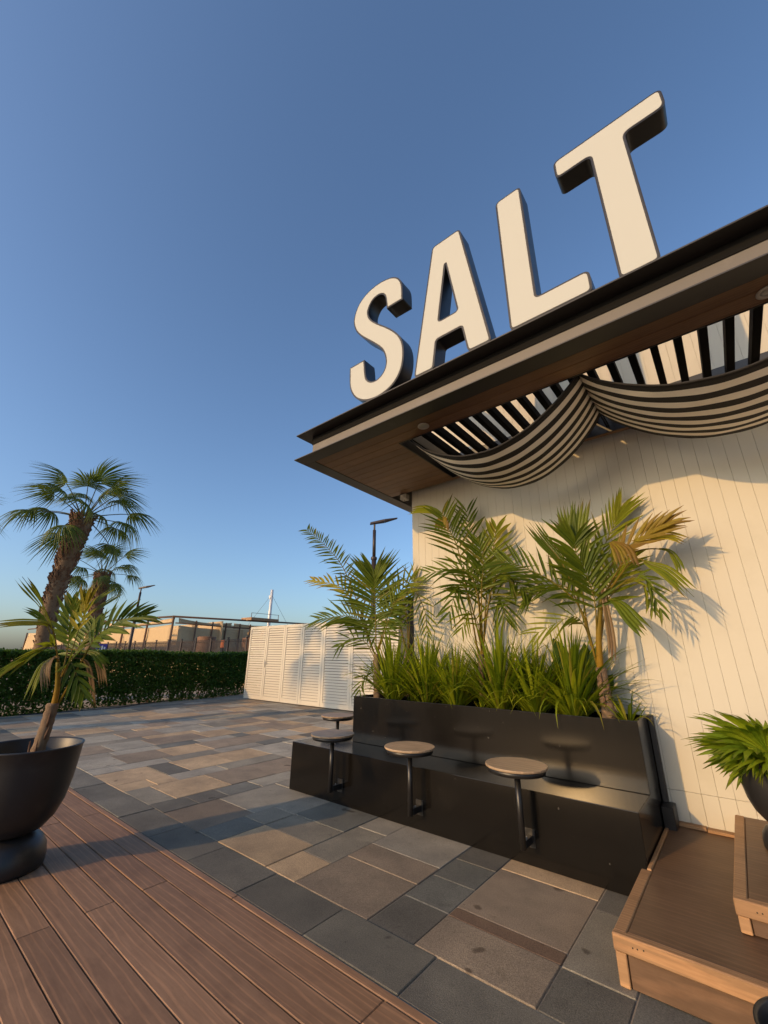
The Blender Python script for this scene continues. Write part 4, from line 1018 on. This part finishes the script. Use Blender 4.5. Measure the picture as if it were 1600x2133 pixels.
def wicker_chair(x, y, rz, lab):
    t = empty('wicker_chair', (x, y, 1.251), rz); tag(t, lab, 'chair', 'wicker tub chairs on the terrace')
    MB().lathe([(.62,.12),(.66,.5),(.70,1.55),(.66,1.60),(.60,1.55),(.56,.62)], (0,0,0), 24, True, False).build('tub_shell', MAT['rattan'], t, smooth=True, loc=(0,0,0))
    MB().lathe([(.54,.45),(.54,.62)], (0,0,0), 20).build('cushion', MAT['canvas'], t, loc=(0,0,0))
    MB().lathe([(.45,0),(.45,.118)], (0,0,0), 20).build('plinth', MAT['rustic'], t, loc=(0,0,0))
wicker_chair(-32.4, 17.35, 0, 'brown wicker tub chair on the terrace before the shaded canvas'); wicker_chair(-31.2, 20.6, .5, 'brown wicker tub chair beside the pale arch on the terrace')
tag(MB().box(-30.6,-30.1,17.5,17.62,2.0,2.55).build('orange_towel', MAT['orange'], bevel=.05), 'orange towel hanging behind the fence pickets on the terrace', 'towel')

# small square blue and white sign on a post
t = empty('notice_sign', (-22.9, 7.17, 0)); tag(t, 'small square blue and white notice sign just above the hedge', 'sign')
MB().tube([(-22.95,7.2,-.05),(-22.95,7.2,1.5)], .03, 8).build('post', MAT['lamp'], t)
_n = Vector((22.9,-7.17,0)).normalized(); _s = Vector((_n.y*-1, _n.x, 0))
def sgn(w0, w1, z0, z1, off, mat, name):
    c = Vector((-22.9,7.17,0))+_n*off; m = MB(); a = c+_s*w0; b = c+_s*w1; q = _n*.006
    m.hexa([(a.x,a.y,z0),(b.x,b.y,z0),(b.x-q.x,b.y-q.y,z0),(a.x-q.x,a.y-q.y,z0)], [(a.x,a.y,z1),(b.x,b.y,z1),(b.x-q.x,b.y-q.y,z1),(a.x-q.x,a.y-q.y,z1)]); m.build(name, mat, t)
sgn(-.22,.22,1.50,1.93,0,MAT['signblue'],'panel'); sgn(-.16,-.06,1.56,1.72,.008,MAT['signwhite'],'symbol'); sgn(.0,.06,1.56,1.86,.008,MAT['signwhite'],'symbol'); sgn(.10,.16,1.56,1.80,.008,MAT['signwhite'],'symbol')

# ------------------------------------------------------------------ lamp posts, mast
def lamp_post(x, y, h, lab, az, s=1.0):
    t = empty('lamp_post', (x, y, -.06)); tag(t, lab, 'lamp post', 'street lamps with flat tilted heads')
    MB().lathe([(.13,0),(.13,.12),(.09,.16)], (x,y,-.06), 16).build('base', MAT['lamp'], t)
    MB().tube([(x,y,.101),(x,y,h-1.05)], .088*s, 14).build('lower_pole', MAT['lamp'], t, smooth=True)
    MB().lathe([(.105*s,0),(.115*s,.03),(.115*s,.07),(.10*s,.10)], (x,y,h-1.049), 16).build('collar', MAT['lamp'], t)
    MB().tube([(x,y,h-.948),(x,y,h)], .062*s, 14).build('upper_pole', MAT['lamp'], t, smooth=True)
    MB().tube([(x,y,h+.001),(x,y,h+.22)], .038*s, 10).build('neck', MAT['lamp'], t)
    m = MB(); c, s_ = math.cos(az), math.sin(az)
    def P(u, v, z): return (x+u*c-v*s_, y+u*s_+v*c, h+.20+z)
    m.hexa([P(-.16,-.06,.0),P(.35,-.12,.10),P(.35,.12,.10),P(-.16,.06,.0)], [P(-.14,-.05,.08),P(.35,-.11,.18),P(.35,.11,.18),P(-.14,.05,.08)])
    m.hexa([P(.352,-.12,.10),P(.80,-.07,.235),P(.80,.07,.235),P(.352,.12,.10)], [P(.352,-.11,.18),P(.80,-.06,.255),P(.80,.06,.255),P(.352,.11,.18)])
    m.build('lamp_head', MAT['lamp'], t, bevel=.008)
lamp_post(-8.85, 10.25, 5.62, 'tall dark lamp post with flat head above the planter end palm', rad(39), .92)
lamp_post(-27.4, 10.0, 5.05, 'dark lamp post by the shorter fan palm near the picket fence', rad(39), 1.0)
t = empty('mast', (-53.3, 37.9, 0)); tag(t, 'tall white mast with thin stays rising behind the pavilion', 'mast')
MB().tube([(-53.3,37.9,-.06),(-51.0,36.3,10.6)], [.30,.20], 12).build('pole', MAT['steel'], t, smooth=True)
for q in ((-58,33,0),(-47,41,0)): MB().tube([(-51.1,36.35,9.9), q], .018, 5).build('stay', MAT['charcoal'], t)
MB().box(-51.5,-51.2,36.2,36.5,9.3,9.8).build('spreader', MAT['steel'], t)

# ------------------------------------------------------------------ far shore
rng = random.Random(9); m = MB()
for k in range(2600):
    y = rng.uniform(-250, 600); h = 9+5*math.sin(y*.05)+3*math.sin(y*.21+1); p = Vector((-620+rng.uniform(-15,15), y, -.5+max(.5, rng.random()*h)))
    L = rng.uniform(1.5, 3.5); b = len(m.V); a = rng.uniform(0, 6.28); d = Vector((math.cos(a), math.sin(a), rng.uniform(-.3,.6)))*L; s = Vector((-math.sin(a), math.cos(a), rng.uniform(-.8,.8)))*L*.6
    m.V += [p, p+d*.5+s, p+d, p+d*.5-s]; m.F.append((b, b+1, b+2, b+3)); m.C += [lerp((.05,.075,.04), (.09,.11,.06), rng.random())]*4
o = m.build('far_shore_trees', MAT['shore'], colour=True); tag(o, 'distant low line of trees across the water', 'trees', kind='stuff')
m = MB(); m.box(-760,-600,-400,900,-1.0,.3); tag(m.build('far_shore', MAT['sand']), kind='structure')
